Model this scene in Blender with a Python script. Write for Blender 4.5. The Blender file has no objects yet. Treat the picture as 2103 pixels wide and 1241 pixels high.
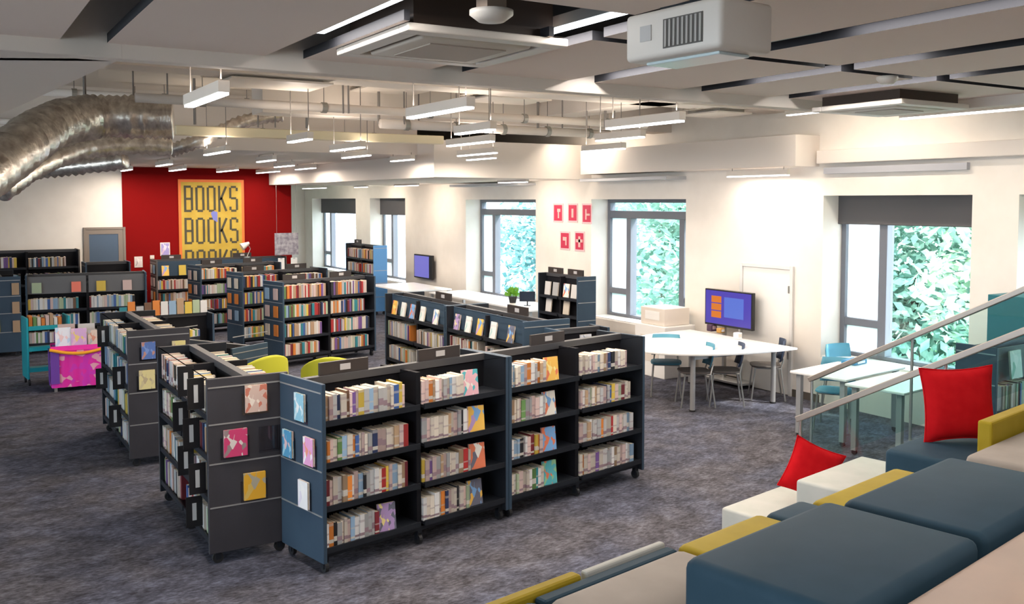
import bpy, math, random
from mathutils import Matrix, Vector
random.seed(11)
R = math.radians
scene = bpy.context.scene
C = scene.collection

# ------------------------------------------------------------------ camera
FPX, TH, PI_, EYE = 1930.0, R(31.5), R(3.3), 2.65
CY = 413 + FPX*math.tan(PI_)
cam_d = bpy.data.cameras.new('camera'); cam = bpy.data.objects.new('camera', cam_d); C.objects.link(cam)
cam_d.sensor_width = 36; cam_d.lens = 36*FPX/2103; cam_d.shift_y = (CY-620.5)/2103
cam_d.clip_end = 200; cam_d.clip_start = 0.05
cam.location = (0, 0, EYE); cam.rotation_euler = (R(90)-PI_, 0, -TH)
scene.camera = cam
vs = scene.view_settings
vs.view_transform = 'Standard'; vs.look = 'None'; vs.gamma = 1; vs.use_curve_mapping = False
vs.exposure = 0.55

# ------------------------------------------------------------------ daylight
W = bpy.data.worlds.new('sky'); scene.world = W; W.use_nodes = True
bg = W.node_tree.nodes['Background']; bg.inputs[0].default_value = (0.74, 0.88, 1.0, 1); bg.inputs[1].default_value = 6.0
PEND_W, SLOT_W, WASH_W, UP_W = 26.0, 9.0, 12.0, 4.0
sun_d = bpy.data.lights.new('sun', 'SUN'); sun_d.energy = 5.0; sun_d.angle = R(3); sun_d.color = (1, .95, .85)
sun = bpy.data.objects.new('sun', sun_d); C.objects.link(sun); sun.rotation_euler = (R(48), 0, R(35)); sun.location = (20, 0, 20)

# ------------------------------------------------------------------ helpers
def ray(px, py):
    xc = (px-1051.5)/FPX; yc = -(py-CY)/FPX
    st, ct, sp, cp = math.sin(TH), math.cos(TH), math.sin(PI_), math.cos(PI_)
    return (st*cp+st*sp*yc+ct*xc, ct*cp+ct*sp*yc-st*xc, -sp+cp*yc)
def at(px, py, z):
    r = ray(px, py); t = (z-EYE)/r[2]; return (t*r[0], t*r[1])

def mat(name, col, rough=.6, metal=0, emit=None, es=0, spec=None, alpha=None):
    m = bpy.data.materials.new(name); m.use_nodes = True
    b = m.node_tree.nodes['Principled BSDF']
    b.inputs['Base Color'].default_value = (*col, 1); b.inputs['Roughness'].default_value = rough
    b.inputs['Metallic'].default_value = metal
    if spec is not None: b.inputs['Specular IOR Level'].default_value = spec
    if emit: b.inputs['Emission Color'].default_value = (*emit, 1); b.inputs['Emission Strength'].default_value = es
    return m
def nmat(name, c1, c2, scale=8, rough=.6, metal=0, bump=0, det=4, c3=None, stretch=(1,1,1), lo=.35, hi=.65, coord='Object', es=0):
    m = mat(name, c1, rough, metal); nt = m.node_tree; b = nt.nodes['Principled BSDF']
    tc = nt.nodes.new('ShaderNodeTexCoord'); mp = nt.nodes.new('ShaderNodeMapping'); n = nt.nodes.new('ShaderNodeTexNoise')
    cr = nt.nodes.new('ShaderNodeValToRGB')
    mp.inputs['Scale'].default_value = stretch
    n.inputs['Scale'].default_value = scale; n.inputs['Detail'].default_value = det
    nt.links.new(tc.outputs[coord], mp.inputs[0]); nt.links.new(mp.outputs[0], n.inputs['Vector']); nt.links.new(n.outputs['Fac'], cr.inputs[0])
    e = cr.color_ramp.elements; e[0].position = lo; e[0].color = (*c1, 1); e[1].position = hi; e[1].color = (*c2, 1)
    if c3: x = cr.color_ramp.elements.new((lo+hi)/2); x.color = (*c3, 1)
    nt.links.new(cr.outputs[0], b.inputs['Base Color'])
    if es: nt.links.new(cr.outputs[0], b.inputs['Emission Color']); b.inputs['Emission Strength'].default_value = es
    if bump:
        bp = nt.nodes.new('ShaderNodeBump'); bp.inputs['Strength'].default_value = bump; bp.inputs['Distance'].default_value = .02
        nt.links.new(n.outputs['Fac'], bp.inputs['Height']); nt.links.new(bp.outputs[0], b.inputs['Normal'])
    return m
def artmat(name, c1, c2, c3, scale=5):
    m = mat(name, c1, .45); nt = m.node_tree; b = nt.nodes['Principled BSDF']
    tc = nt.nodes.new('ShaderNodeTexCoord'); v = nt.nodes.new('ShaderNodeTexVoronoi'); v.inputs['Scale'].default_value = scale
    cr = nt.nodes.new('ShaderNodeValToRGB'); cr.color_ramp.interpolation = 'CONSTANT'
    sp = nt.nodes.new('ShaderNodeSeparateColor')
    nt.links.new(tc.outputs['Generated'], v.inputs['Vector']); nt.links.new(v.outputs['Color'], sp.inputs[0]); nt.links.new(sp.outputs[0], cr.inputs[0])
    e = cr.color_ramp.elements; e[0].position = 0; e[0].color = (*c1, 1); e[1].position = .5; e[1].color = (*c2, 1)
    x = e.new(.78); x.color = (*c3, 1)
    nt.links.new(cr.outputs[0], b.inputs['Base Color'])
    return m

class MB:
    def __init__(s): s.v = []; s.f = []; s.m = []; s.sm = False
    def add(s, vs_, fs, mi=0, M=None):
        o = len(s.v)
        if M is not None: vs_ = [tuple(M @ Vector(v)) for v in vs_]
        s.v += vs_
        for f in fs: s.f.append(tuple(i+o for i in f)); s.m.append(mi)
        return s
    def box(s, x0, x1, y0, y1, z0, z1, mi=0, M=None):
        v = [(x0,y0,z0),(x1,y0,z0),(x1,y1,z0),(x0,y1,z0),(x0,y0,z1),(x1,y0,z1),(x1,y1,z1),(x0,y1,z1)]
        return s.add(v, [(3,2,1,0),(4,5,6,7),(0,1,5,4),(1,2,6,5),(2,3,7,6),(3,0,4,7)], mi, M)
    def prism(s, pts, z0, z1, mi=0, M=None):
        n = len(pts); v = [(x,y,z0) for x,y in pts]+[(x,y,z1) for x,y in pts]
        f = [tuple(range(n-1,-1,-1)), tuple(range(n,2*n))]+[(i,(i+1)%n,(i+1)%n+n,i+n) for i in range(n)]
        return s.add(v, f, mi, M)
    def tube(s, pts, r, n=10, mi=0, cap=True):
        pts = [Vector(p) for p in pts]; rs = r if isinstance(r, (list, tuple)) else [r]*len(pts)
        o = len(s.v); prev = None
        for i, p in enumerate(pts):
            t = (pts[min(i+1,len(pts)-1)]-pts[max(i-1,0)]).normalized()
            if prev is None:
                a = Vector((0,0,1)) if abs(t.z) < .9 else Vector((1,0,0))
                u = t.cross(a).normalized()
            else:
                u = (prev - t*prev.dot(t)).normalized()
            prev = u; w = t.cross(u)
            for k in range(n):
                a = 2*math.pi*k/n; s.v.append(tuple(p+(u*math.cos(a)+w*math.sin(a))*rs[i]))
        for i in range(len(pts)-1):
            for k in range(n):
                a = o+i*n+k; b = o+i*n+(k+1)%n; s.f.append((a,b,b+n,a+n)); s.m.append(mi)
        if cap:
            s.f.append(tuple(o+k for k in range(n-1,-1,-1))); s.m.append(mi)
            e = o+(len(pts)-1)*n; s.f.append(tuple(e+k for k in range(n))); s.m.append(mi)
        return s
    def sphere(s, c, rx, ry, rz, nu=12, nv=8, mi=0, z0=-1.0):
        o = len(s.v)
        for j in range(nv+1):
            ph = -math.pi/2 + math.pi*j/nv
            z = max(math.sin(ph), z0)
            for i in range(nu):
                a = 2*math.pi*i/nu; s.v.append((c[0]+rx*math.cos(ph)*math.cos(a), c[1]+ry*math.cos(ph)*math.sin(a), c[2]+rz*z))
        for j in range(nv):
            for i in range(nu):
                a = o+j*nu+i; b = o+j*nu+(i+1)%nu; s.f.append((a,b,b+nu,a+nu)); s.m.append(mi)
        return s
    def build(s, name, mats, parent=None, bevel=0, smooth=False, M=None):
        me = bpy.data.meshes.new(name); me.from_pydata(s.v, [], s.f)
        if not isinstance(mats, (list, tuple)): mats = [mats]
        for m in mats: me.materials.append(m)
        me.polygons.foreach_set('material_index', s.m)
        if smooth: me.polygons.foreach_set('use_smooth', [True]*len(s.f))
        me.update()
        o = bpy.data.objects.new(name, me); C.objects.link(o)
        if parent: o.parent = parent
        if M is not None: o.matrix_world = M
        if bevel:
            b = o.modifiers.new('bevel', 'BEVEL'); b.width = bevel; b.segments = 3 if bevel > .012 else 2; b.limit_method = 'ANGLE'
            if bevel > .012: me.polygons.foreach_set('use_smooth', [True]*len(s.f))
        return o
def tag(o, label, cat, group=None):
    assert 4 <= len(label.split()) <= 16, label
    o['label'] = label; o['category'] = cat
    if group: o['group'] = group
    return o
def thing(name, label, cat, loc=(0,0,0), rz=0, group=None):
    o = bpy.data.objects.new(name, None); C.objects.link(o); o.empty_display_size = .1
    o.location = loc; o.rotation_euler = (0,0,rz)
    return tag(o, label, cat, group)
def struct(name, mb, m, bevel=0):
    o = mb.build(name, m, bevel=bevel); o['kind'] = 'structure'; return o
def sbox(name, m, *a, bevel=0): return struct(name, MB().box(*a), m, bevel)
def copy_tree(o, parent=None):
    c = o.copy(); C.objects.link(c)
    if parent: c.parent = parent
    for ch in list(o.children): copy_tree(ch, c)
    return c
def area(name, loc, sx, sy, e, col, parent=None, rot=(0,0,0)):
    l = bpy.data.lights.new(name, 'AREA'); l.shape = 'RECTANGLE'; l.size = sx; l.size_y = sy; l.energy = e; l.color = col
    o = bpy.data.objects.new(name, l); C.objects.link(o); o.location = loc; o.rotation_euler = rot
    if parent: o.parent = parent
    return o
def frameM(loc, rz): return Matrix.Translation(Vector(loc)) @ Matrix.Rotation(rz, 4, 'Z')

# ------------------------------------------------------------------ materials
WALL = nmat('painted_wall', (.80,.74,.67), (.84,.78,.71), 3, .85)
CEIL = mat('high_ceiling_paint', (.66,.59,.51), .9)
PANEL = mat('ceiling_panel_white', (.84,.72,.65), .9)
BEAMW = mat('beam_paint', (.74,.67,.61), .85)
EDGE = mat('dark_panel_edge', (.015,.015,.02), .8)
BLACK = mat('black_void', (.006,.006,.01), .9)
REDW = mat('red_wall_paint', (.20,.003,.003), .8, spec=.1)
DARK = nmat('dark_shelf_metal', (.014,.016,.021), (.018,.021,.027), 3, .42)
PANELD = nmat('blue_grey_shelf_panel', (.036,.060,.092), (.042,.070,.104), 3, .48)
INNER = mat('black_shelf_inside', (.012,.012,.015), .6)
TRIM = mat('aluminium_strip', (.42,.42,.42), .4, .6)
RUBBER = mat('black_rubber', (.012,.012,.014), .6)
CHROME = mat('brushed_steel', (.55,.55,.53), .32, .9)
SILVERLEG = mat('silver_leg_paint', (.42,.42,.42), .4, .5)
WHITE = mat('white_laminate', (.86,.85,.83), .35)
WPLAS = mat('white_plastic', (.74,.67,.60), .45)
FRAME = mat('window_frame_grey', (.16,.17,.20), .5)
BLIND = mat('dark_roller_blind', (.10,.095,.10), .8)
PAGES = nmat('paper_pages', (.74,.62,.46), (.84,.74,.58), 60, .9)
TEAL = mat('teal_fabric', (.03,.12,.15), .85)
OTEAL = nmat('blue_grey_upholstery', (.018,.046,.070), (.023,.053,.080), 5, .62, bump=.03)
OBEI = nmat('beige_upholstery', (.29,.245,.21), (.33,.28,.24), 5, .6)
OCRE = nmat('cream_upholstery', (.42,.42,.38), (.47,.46,.42), 5, .6)
OYEL = nmat('mustard_upholstery', (.33,.23,.012), (.38,.27,.02), 5, .6)
REDF = nmat('red_cushion_fabric', (.46,.004,.008), (.52,.007,.011), 14, .9, bump=.05); REDF.node_tree.nodes['Principled BSDF'].inputs['Specular IOR Level'].default_value = .12
WOOD = nmat('pale_timber', (.50,.37,.25), (.60,.46,.32), 4, .5, stretch=(1,8,1))
GREENF = mat('lime_fabric', (.42,.42,.02), .8)
TEALP = mat('teal_paint', (.0,.28,.33), .5)
SILVER = nmat('foil_duct', (.48,.42,.37), (.95,.90,.82), 11, .33, .9, bump=.55, stretch=(1,1,1), lo=.3, hi=.7)
RODM = mat('grey_rod', (.22,.20,.19), .6)
PIPE = mat('cream_tray_paint', (.80,.70,.48), .5)
EMIT = mat('tube_light_glow', (.9,.9,.95), .5, emit=(.93,.94,1.0), es=5)
EMITS = mat('slot_light_glow', (.9,.9,.95), .5, emit=(.85,.92,1.0), es=4)
SCREEN = mat('blue_screen', (.01,.01,.05), .3, emit=(.05,.035,.27), es=1.0)
SCREEN2 = mat('pale_blue_screen', (.01,.01,.05), .3, emit=(.07,.12,.42), es=1.0)
SCREEN3 = mat('orange_screen', (.05,.01,.0), .3, emit=(.45,.13,.02), es=1.0)
YPOST = nmat('yellow_poster', (.44,.29,.03), (.52,.36,.05), 3, .7)
INK = mat('dark_ink', (.06,.055,.035), .8)
def glass(name, tint, rough=0):
    m = bpy.data.materials.new(name); m.use_nodes = True; nt = m.node_tree; nt.nodes.clear()
    o = nt.nodes.new('ShaderNodeOutputMaterial'); g = nt.nodes.new('ShaderNodeBsdfGlossy'); t = nt.nodes.new('ShaderNodeBsdfTransparent'); x = nt.nodes.new('ShaderNodeMixShader'); fr = nt.nodes.new('ShaderNodeValue')
    g.inputs['Roughness'].default_value = rough+.02; t.inputs[0].default_value = (*tint, 1); fr.outputs[0].default_value = .05
    nt.links.new(fr.outputs[0], x.inputs[0]); nt.links.new(t.outputs[0], x.inputs[1]); nt.links.new(g.outputs[0], x.inputs[2]); nt.links.new(x.outputs[0], o.inputs[0])
    return m
for m_, sp_ in ((DARK,.2),(PANELD,.22),(INNER,.1),(OTEAL,.15),(OBEI,.2),(OYEL,.15),(OCRE,.2)): m_.node_tree.nodes['Principled BSDF'].inputs['Specular IOR Level'].default_value = sp_
PANE = glass('window_glass', (.97,.98,1.0)); TGLASS = glass('green_tinted_glass', (.84,.95,.94)); CLEAR = glass('clear_acrylic', (.8,.8,.82))
def frosted():
    m = bpy.data.materials.new('frosted_film'); m.use_nodes = True; nt = m.node_tree; nt.nodes.clear()
    o = nt.nodes.new('ShaderNodeOutputMaterial'); a = nt.nodes.new('ShaderNodeBsdfTranslucent'); d = nt.nodes.new('ShaderNodeBsdfDiffuse'); x = nt.nodes.new('ShaderNodeMixShader')
    a.inputs[0].default_value = (.95,.97,1,1); d.inputs[0].default_value = (.85,.88,.92,1); x.inputs[0].default_value = .2
    nt.links.new(a.outputs[0], x.inputs[1]); nt.links.new(d.outputs[0], x.inputs[2]); nt.links.new(x.outputs[0], o.inputs[0]); return m
FROST = frosted()
def carpet():
    m = mat('mottled_grey_carpet', (.1,.1,.1), .95, spec=.1); nt = m.node_tree; b = nt.nodes['Principled BSDF']
    tc = nt.nodes.new('ShaderNodeTexCoord')
    def noise(scale, st, det=5):
        mp = nt.nodes.new('ShaderNodeMapping'); mp.inputs['Scale'].default_value = st; mp.inputs['Rotation'].default_value = (0,0,R(-31))
        n = nt.nodes.new('ShaderNodeTexNoise'); n.inputs['Scale'].default_value = scale; n.inputs['Detail'].default_value = det; n.inputs['Roughness'].default_value = .7
        nt.links.new(tc.outputs['Object'], mp.inputs[0]); nt.links.new(mp.outputs[0], n.inputs[0]); return n
    a = noise(5.0, (.8,1.1,1)); c = noise(30, (.6,1.2,1), 3); d = noise(1.1, (1,1,1), 2)
    mx = nt.nodes.new('ShaderNodeMath'); mx.operation = 'ADD'; nt.links.new(a.outputs[0], mx.inputs[0]); nt.links.new(c.outputs[0], mx.inputs[1])
    cr = nt.nodes.new('ShaderNodeValToRGB'); e = cr.color_ramp.elements
    dv = nt.nodes.new('ShaderNodeMath'); dv.operation = 'MULTIPLY'; dv.inputs[1].default_value = .5; nt.links.new(mx.outputs[0], dv.inputs[0]); nt.links.new(dv.outputs[0], cr.inputs[0])
    e[0].position = .38; e[0].color = (.040,.038,.044,1); e[1].position = .64; e[1].color = (.175,.178,.215,1); q = e.new(.5); q.color = (.088,.087,.103,1)
    c2 = nt.nodes.new('ShaderNodeValToRGB'); g = c2.color_ramp.elements; g[0].position = .38; g[0].color = (1.03,.98,.94,1); g[1].position = .6; g[1].color = (.92,.95,1.06,1); nt.links.new(d.outputs[0], c2.inputs[0])
    mm = nt.nodes.new('ShaderNodeMix'); mm.data_type = 'RGBA'; mm.blend_type = 'MULTIPLY'; mm.inputs[0].default_value = 1
    nt.links.new(cr.outputs[0], mm.inputs[6]); nt.links.new(c2.outputs[0], mm.inputs[7]); nt.links.new(mm.outputs[2], b.inputs['Base Color'])
    return m
CARPET = carpet()

# ------------------------------------------------------------------ room shell
XW, XG, YB = 9.85, 10.27, 22.1
sbox('floor', CARPET, -8, XG+.3, -6, 29, -.12, 0)
sbox('ceiling', CEIL, -8, XG+.3, 5.6, 29, 4.2, 4.3)
sbox('wall_back', WALL, -8, 3.5, YB, YB+.2, 0, 4.2)
sbox('wall_red', REDW, 3.5, 7.3, YB-.03, YB+.2, 0, 4.2)
sbox('wall_back.001', WALL, 7.1, 7.3, YB+.2, 28.5, 0, 4.2)
sbox('wall_back.002', WALL, 7.1, XG+.3, 28.5, 28.7, 0, 4.2)
struct('wall_left', MB().box(-8.2,-8,-6,-4.5,0,4.2).box(-8.2,-8,-4.5,13,0,.7).box(-8.2,-8,-4.5,13,3.3,4.2).box(-8.2,-8,13,YB,0,4.2), WALL)
wl = MB()
for k in range(8): wl.box(-8.14,-8.06,-4.5+2.5*k-.04,-4.5+2.5*k+.04,.7,3.3)
wl.box(-8.14,-8.06,-4.5,13,.7,.78).box(-8.14,-8.06,-4.5,13,3.22,3.3)
struct('window_7', wl, FRAME)  # out-of-view window band, added to bring daylight onto the near ceiling
sbox('ground.001', mat('bounce_ground', (.55,.55,.53), .9), -40, -8.6, -25, 40, -.9, -.6)  # unseen bright ground, added to bounce daylight up through the left wall
sbox('wall_rear', WALL, -8, XG+.3, -6.2, -6, 0, 4.2)
# window wall: openings in plane X=9.85..10.27
wins = [(24.3, 27.8), (21.1, 23.3), (15.2, 18.0), (10.95, 13.4), (6.26, 8.32), (3.6, 5.73)]
sill = .6; head = [2.72, 2.72, 2.68, 2.68, 2.72, 2.72]
ys = [28.5]
wall_mb = MB()
seg = sorted(wins)
y = -6
for (a, b), h in zip(seg, [2.72, 2.72, 2.68, 2.68, 2.72, 2.72]):
    wall_mb.box(XW, XG+.1, y, a, 0, 4.2); wall_mb.box(XW, XG+.1, a, b, 0, sill); wall_mb.box(XW, XG+.1, a, b, h, 4.2); y = b
wall_mb.box(XW, XG+.1, y, 28.5, 0, 4.2)
struct('wall_right', wall_mb, WALL)
sbox('baseboard_right', mat('dark_skirting', (.10,.085,.07), .6), XW-.015, XW, 8.33, 21.0, 0, .1)

def window(i, y0, y1, z0, z1, blind, style):
    t = bpy.data.objects.new('window_%d' % i, None); C.objects.link(t); t['kind'] = 'structure'; t.location = (XG, y0, z0)
    w = y1-y0; h = z1-z0; f = .075
    fr = MB(); X0, X1 = -.06, .06
    fr.box(X0,X1,0,w,0,f); fr.box(X0,X1,0,w,h-f*.8,h); fr.box(X0,X1,0,f,f,h-f*.8); fr.box(X0,X1,w-f,w,f,h-f*.8)
    top = h-f*.8
    if style == 3:   # transom light above, three lights below; high Y end = left in the photo
        fr.box(X0,X1,f,w-f,h-.33,h-.20); body = h-.33
        cols = [f, .47, w-.62, w-f]
    else:
        body = top; cols = [f, w-.66, w-f]
    for c in cols[1:-1]: fr.box(X0-.02,X1,c-.06,c+.06,f,body)
    lo = cols[-2]
    fr.box(X0,X1,lo+.06,w-f,.42,.52)
    if style == 3: fr.box(X0,X1,f,.41,.42,.50)
    fr.build('window_frame', FRAME, t, bevel=.006)
    for k in range(len(cols)-1):
        last = k == len(cols)-2
        a, b = cols[k]+(0 if k == 0 else .06), cols[k+1]-(0 if last else .06)
        MB().box(-.008,.008,a,b,f,body).build('window_pane', FROST if last else PANE, t)
    if style == 3: MB().box(-.008,.008,f,w-f,h-.20,top).build('window_pane', PANE, t)
    if blind:
        MB().box(-.13,-.11,.0,w,h-blind,h+.0).tube([(-.12,.0,h-blind),(-.12,w,h-blind)], .014, 8).build('roller_blind', BLIND, t)
    MB().box(-.40,-.07,0,w,-.0,.025).build('window_sill', WHITE, t)
    MB().tube([(-.14,w*.35,h),(-.14,w*.35,h+.03)],.01,6).build('blind_bracket', WPLAS, t)
for i, ((a, b), bl, st) in enumerate(zip(wins, [.42,.42,0,0,.36,.36], [2,2,3,3,2,2])):
    window(i+1, a, b, sill, head[i], bl, st)

# bulkheads, beams and soffits of the large room
sbox('trim_1', BEAMW, 6.76, XW, 13.4, 22.05, 3.03, 3.62)             # dropped bulkhead by far windows
sbox('trim_2', BEAMW, -8, 6.76, 14.0, YB, 3.40, 4.2)             # low far soffit
sbox('trim_3', BEAMW, 9.40, XW, 8.40, 13.1, 3.10, 3.50)             # bulkhead above round table
sbox('trim_4', BEAMW, 9.72, XW+.4, 2.2, 8.34, 3.13, 3.30, bevel=.01)   # long pelmet above right windows
sbox('trim_5', BEAMW, 3.4, XW, 11.3, 11.75, 3.72, 4.2)              # cross beam
sbox('trim_6', BEAMW, -3, XW, 8.9, 9.3, 3.85, 4.2)
sbox('trim_7', BEAMW, 7.4, 7.9, 5.7, 13.4, 3.85, 4.2)
sbox('trim_8', mat('pocket_trim', (.5,.5,.52), .7), 9.45, XW, 10.95, 13.2, 2.98, 3.03)
sbox('trim_9', mat('pocket_trim2', (.5,.5,.52), .7), 9.45, XW, 15.2, 18.0, 2.95, 3.0)
sbox('trim_10', mat('pelmet_grey', (.42,.42,.45), .7), XW-.06, XW+.3, 6.3, 8.28, 3.0, 3.08)
# near low ceiling: separate panels with slots
ceil_black = MB().box(-8, 7.35, -6, 5.55, 3.80, 3.85)
struct('ceiling.001', ceil_black, BLACK)
slots = [-.35, .70, 1.79, 2.87, 3.95, 4.98, 5.95]
SW = .115
k = 0
def cpanel(x0, x1, y0, y1, z=3.5):
    mb = MB().box(x0, x1, y0, y1, z, z+.05); mb.m = [0,0,1,1,1,1]
    struct('ceiling.002', mb, [PANEL, EDGE])
edges = [-3.0]+slots
for i in range(len(edges)-1):
    x0 = edges[i]+SW; x1 = edges[i+1]-SW
    if i == 2:      # bay with the cassette and the open void
        cpanel(x0, x1, -1, 5.5)
    elif i == 3:
        cpanel(x0, x1, -1, 3.42); cpanel(x0, x1, 5.05, 5.5); cpanel(x0, x0+.03, 4.08, 5.05); cpanel(x1-.03, x1, 4.08, 5.05)
    else:
        cpanel(x0, x1, -1, 3.72+.06*i); cpanel(x0, x1, 3.82+.06*i, 5.5)
cpanel(5.95+SW, 7.35, -1, 4.05); cpanel(5.95+SW, 7.35, 4.15, 5.5)
cpanel(-8, -3.0+SW, -1, 5.5)
sbox('trim_11', BEAMW, -8, 7.42, 5.5, 5.62, 3.42, 4.2, bevel=.005)
sbox('trim_12', BEAMW, 7.35, 7.47, -1, 5.62, 3.42, 4.2, bevel=.005)
sbox('ceiling.003', CEIL, 7.42, XG+.3, -6, 5.6, 4.2, 4.3)
# sloping soffit at the upper left
a0 = at(-260, 372, 3.05); a1 = at(252, 118, 3.62)
# doors
def door(i, loc, rz, w, h, leafm, framem, glassy=False):
    t = bpy.data.objects.new('door_%d' % i, None); C.objects.link(t); t['kind'] = 'structure'; t.location = loc; t.rotation_euler = (0,0,rz)
    MB().box(0,.05,-.04,.0,0,h).box(w-.05,w,-.04,.0,0,h).box(.05,w-.05,-.04,0,h-.05,h).build('door_frame', framem, t, bevel=.004)
    if glassy:
        MB().box(.05,w-.05,-.03,-.005,0,.12).box(.05,.11,-.03,-.005,.12,h-.05).box(w-.15,w-.05,-.03,-.005,.12,h-.05).box(.11,w-.15,-.03,-.005,h-.15,h-.05).build('door_leaf', framem, t)
        MB().box(.11,w-.15,-.02,-.012,.12,h-.15).build('door_glass', leafm, t)
        MB().box(w-.12,w-.09,-.08,-.03,.85,1.25).build('door_handle', CHROME, t)
        return t
    MB().box(.055,w-.055,-.022,-.002,.01,h-.055).build('door_leaf', leafm, t, bevel=.003)
    for z in (.5, 1.4): MB().box(w-.075,w-.05,-.045,-.02,z,z+.1).build('door_hinge', CHROME, t)
    return t
door(1, (XW, 9.76, 0), -R(90), .98, 1.77, mat('white_door', (.80,.78,.75), .6), mat('white_door_frame', (.70,.68,.66), .6))
door(2, (2.70, YB, 0), 0, .85, 2.08, mat('dark_door_glass', (.09,.13,.19), .12), mat('grey_door_frame', (.22,.18,.15), .5), True)

# ------------------------------------------------------------------ outside
TRUNK = mat('bark', (.12,.09,.07), .9)
LEAFS = [nmat('leaves_%d' % i, c1, c2, 3, .8) for i, (c1, c2) in enumerate([((.16,.34,.27),(.42,.62,.48)), ((.13,.33,.34),(.38,.60,.56)), ((.26,.44,.30),(.60,.72,.52))])]
def tree(x, y, h, r, li, label, n=13000):
    t = thing('tree', label, 'tree', (x, y, -6))
    MB().tube([(0,0,0),(.1,0,h*.3),(.0,.1,h*.75)], [.3,.22,.08], 10).build('trunk', TRUNK, t)
    mb = MB(); rnd = random.Random(int(x*10+y*100))
    cl = [(rnd.gauss(0,r*.45), rnd.gauss(0,r*.45), h*rnd.uniform(.3,1.0), rnd.uniform(.28,.5)*r) for _ in range(46)]
    for _ in range(n):
        cx, cy, cz, cr = rnd.choice(cl)
        d = Vector((rnd.gauss(0,1), rnd.gauss(0,1), rnd.gauss(0,1))).normalized()*cr*rnd.uniform(.75,1.05)
        p = Vector((cx,cy,cz))+d; s = rnd.uniform(.08,.17)
        u = Vector((rnd.gauss(0,1), rnd.gauss(0,1), rnd.gauss(0,.6))).normalized(); w = u.cross(d+Vector((0,0,.01))).normalized()
        mb.add([tuple(p-u*s), tuple(p+w*s*.5), tuple(p+u*s), tuple(p-w*s*.5)], [(0,1,2,3)])
    mb.build('foliage', LEAFS[li], t)
for a in [(17.5,12.3,9.5,2.6,0,'pale green leafy tree seen through the window nearest the right edge'),
          (20.5,9.3,10.5,3.0,1,'bluish green leafy tree standing behind the right-hand window glass'),
          (16.8,16.6,9.3,2.4,0,'bright green tree outside the window beside the wall television'),
          (21.5,19.5,10.5,3.2,2,'yellowish green tree further off outside the middle window'),
          (17.0,23.8,8.8,2.4,1,'pale turquoise tree outside the window left of the red cards'),
          (24.0,28.0,10.5,3.2,0,'large tree in the distance behind the potted plant window'),
          (16.2,7.6,8.6,2.2,2,'light green bushy tree low outside the window behind the handrail')]:
    tree(*a)
sbox('ground', nmat('lawn', (.12,.25,.10), (.2,.35,.14), 2, .9), XG+1, 60, -20, 70, -6.2, -6)

# ------------------------------------------------------------------ lights hung from the ceiling
def pend(x, y0, y1, z, top, label, wash=1.0, glow=EMIT, group='hanging tube lights over the bookshelves', nm='pendant_light'):
    t = thing(nm, label, 'light', (x, (y0+y1)/2, z), 0, group); L = abs(y1-y0)/2
    MB().box(-.035,.035,-L,L,.015,.085).build('housing', WPLAS, t, bevel=.004)
    MB().box(-.03,.03,-L+.01,L-.01,0,.0145).build('diffuser', glow, t)
    for s in (-1, 1): MB().tube([(0,s*L*.85,.085),(0,s*L*.85,top-z)], .005, 5).build('cable', RODM, t)
    area('lamp_light', (0,0,-.012), .06, 2*L*.95, PEND_W*wash, (1,.87,.74), t)
    if top > 4: area('added_uplight', (0,0,.10), .05, 2*L*.95, UP_W, (1,.86,.72), t, (math.pi,0,0))  # upward lamp added to brighten the high ceiling
PL = [(1.48,5.68,6.6,4.2,'nearest hanging tube light, over the left bookcases'),
      (3.14,5.66,6.64,4.2,'hanging tube light above the front bookcase, with deep pale housing'),
      (5.10,5.72,6.7,4.2,'hanging tube light in front of the red cards on the wall'),
      (6.04,7.35,8.12,4.2,'hanging tube light just behind the one nearest the red cards'),
      (7.18,9.1,9.95,4.2,'hanging tube light nearest the bulkhead above the half-round table'),
      (4.28,7.3,8.0,4.2,'topmost of the column of tube lights left of the middle window'),
      (5.12,8.75,9.78,4.2,'second from top in the column of tube lights'),
      (6.37,10.8,11.85,4.2,'third from top in the column of tube lights'),
      (7.12,12.1,12.95,4.2,'smallest and lowest in the column of tube lights'),
      (3.32,9.4,10.07,4.2,'tube light right of the foil duct, below the cream tray'),
      (3.23,12.25,13.44,4.2,'tube light straight above the yellow poster'),
      (4.36,10.5,11.54,4.2,'tube light below the cream tray, bright blue-white housing'),
      (5.20,12.3,13.3,4.2,'tube light under and right of the cream tray middle'),
      (4.54,14.5,15.4,3.4,'far tube light under the low soffit, right of the poster'),
      (5.52,16.55,17.6,3.4,'far tube light under the low soffit above the red wall edge'),
      (6.30,17.6,18.7,3.4,'far tube light next to the dropped bulkhead'),
      (3.50,17.0,18.2,3.4,'far tube light above the left part of the red wall'),
      (5.35,19.6,21.2,3.4,'far tube light overlapping the top of the red wall, right of poster'),
      (6.35,20.0,21.6,3.4,'rearmost tube light above the hanging grey print'),
      (4.3,19.6,21.0,3.4,'rearmost tube light overlapping the red wall left of poster'),
      (3.42,20.4,21.5,3.4,'rearmost tube light at the left corner of the red wall'),
      (6.3,13.2,14.0,3.4,'tube light in front of the dropped bulkhead by the far windows')]
for (x, a, b, top, lab) in PL: pend(x, a, b, 3.28, top, lab)
ux, uy = at(1870, 246, 3.47); vx, vy = at(2103, 222, 3.47)
pend(8.35, 3.6, 6.1, 3.47, 4.2, 'long tube light washing the wall above the right-hand windows', 1.3, nm='linear_light')
pend(9.50, 8.6, 9.7, 2.98, 3.10, 'short tube light under the bulkhead by the white door', .55, nm='linear_light')
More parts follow.
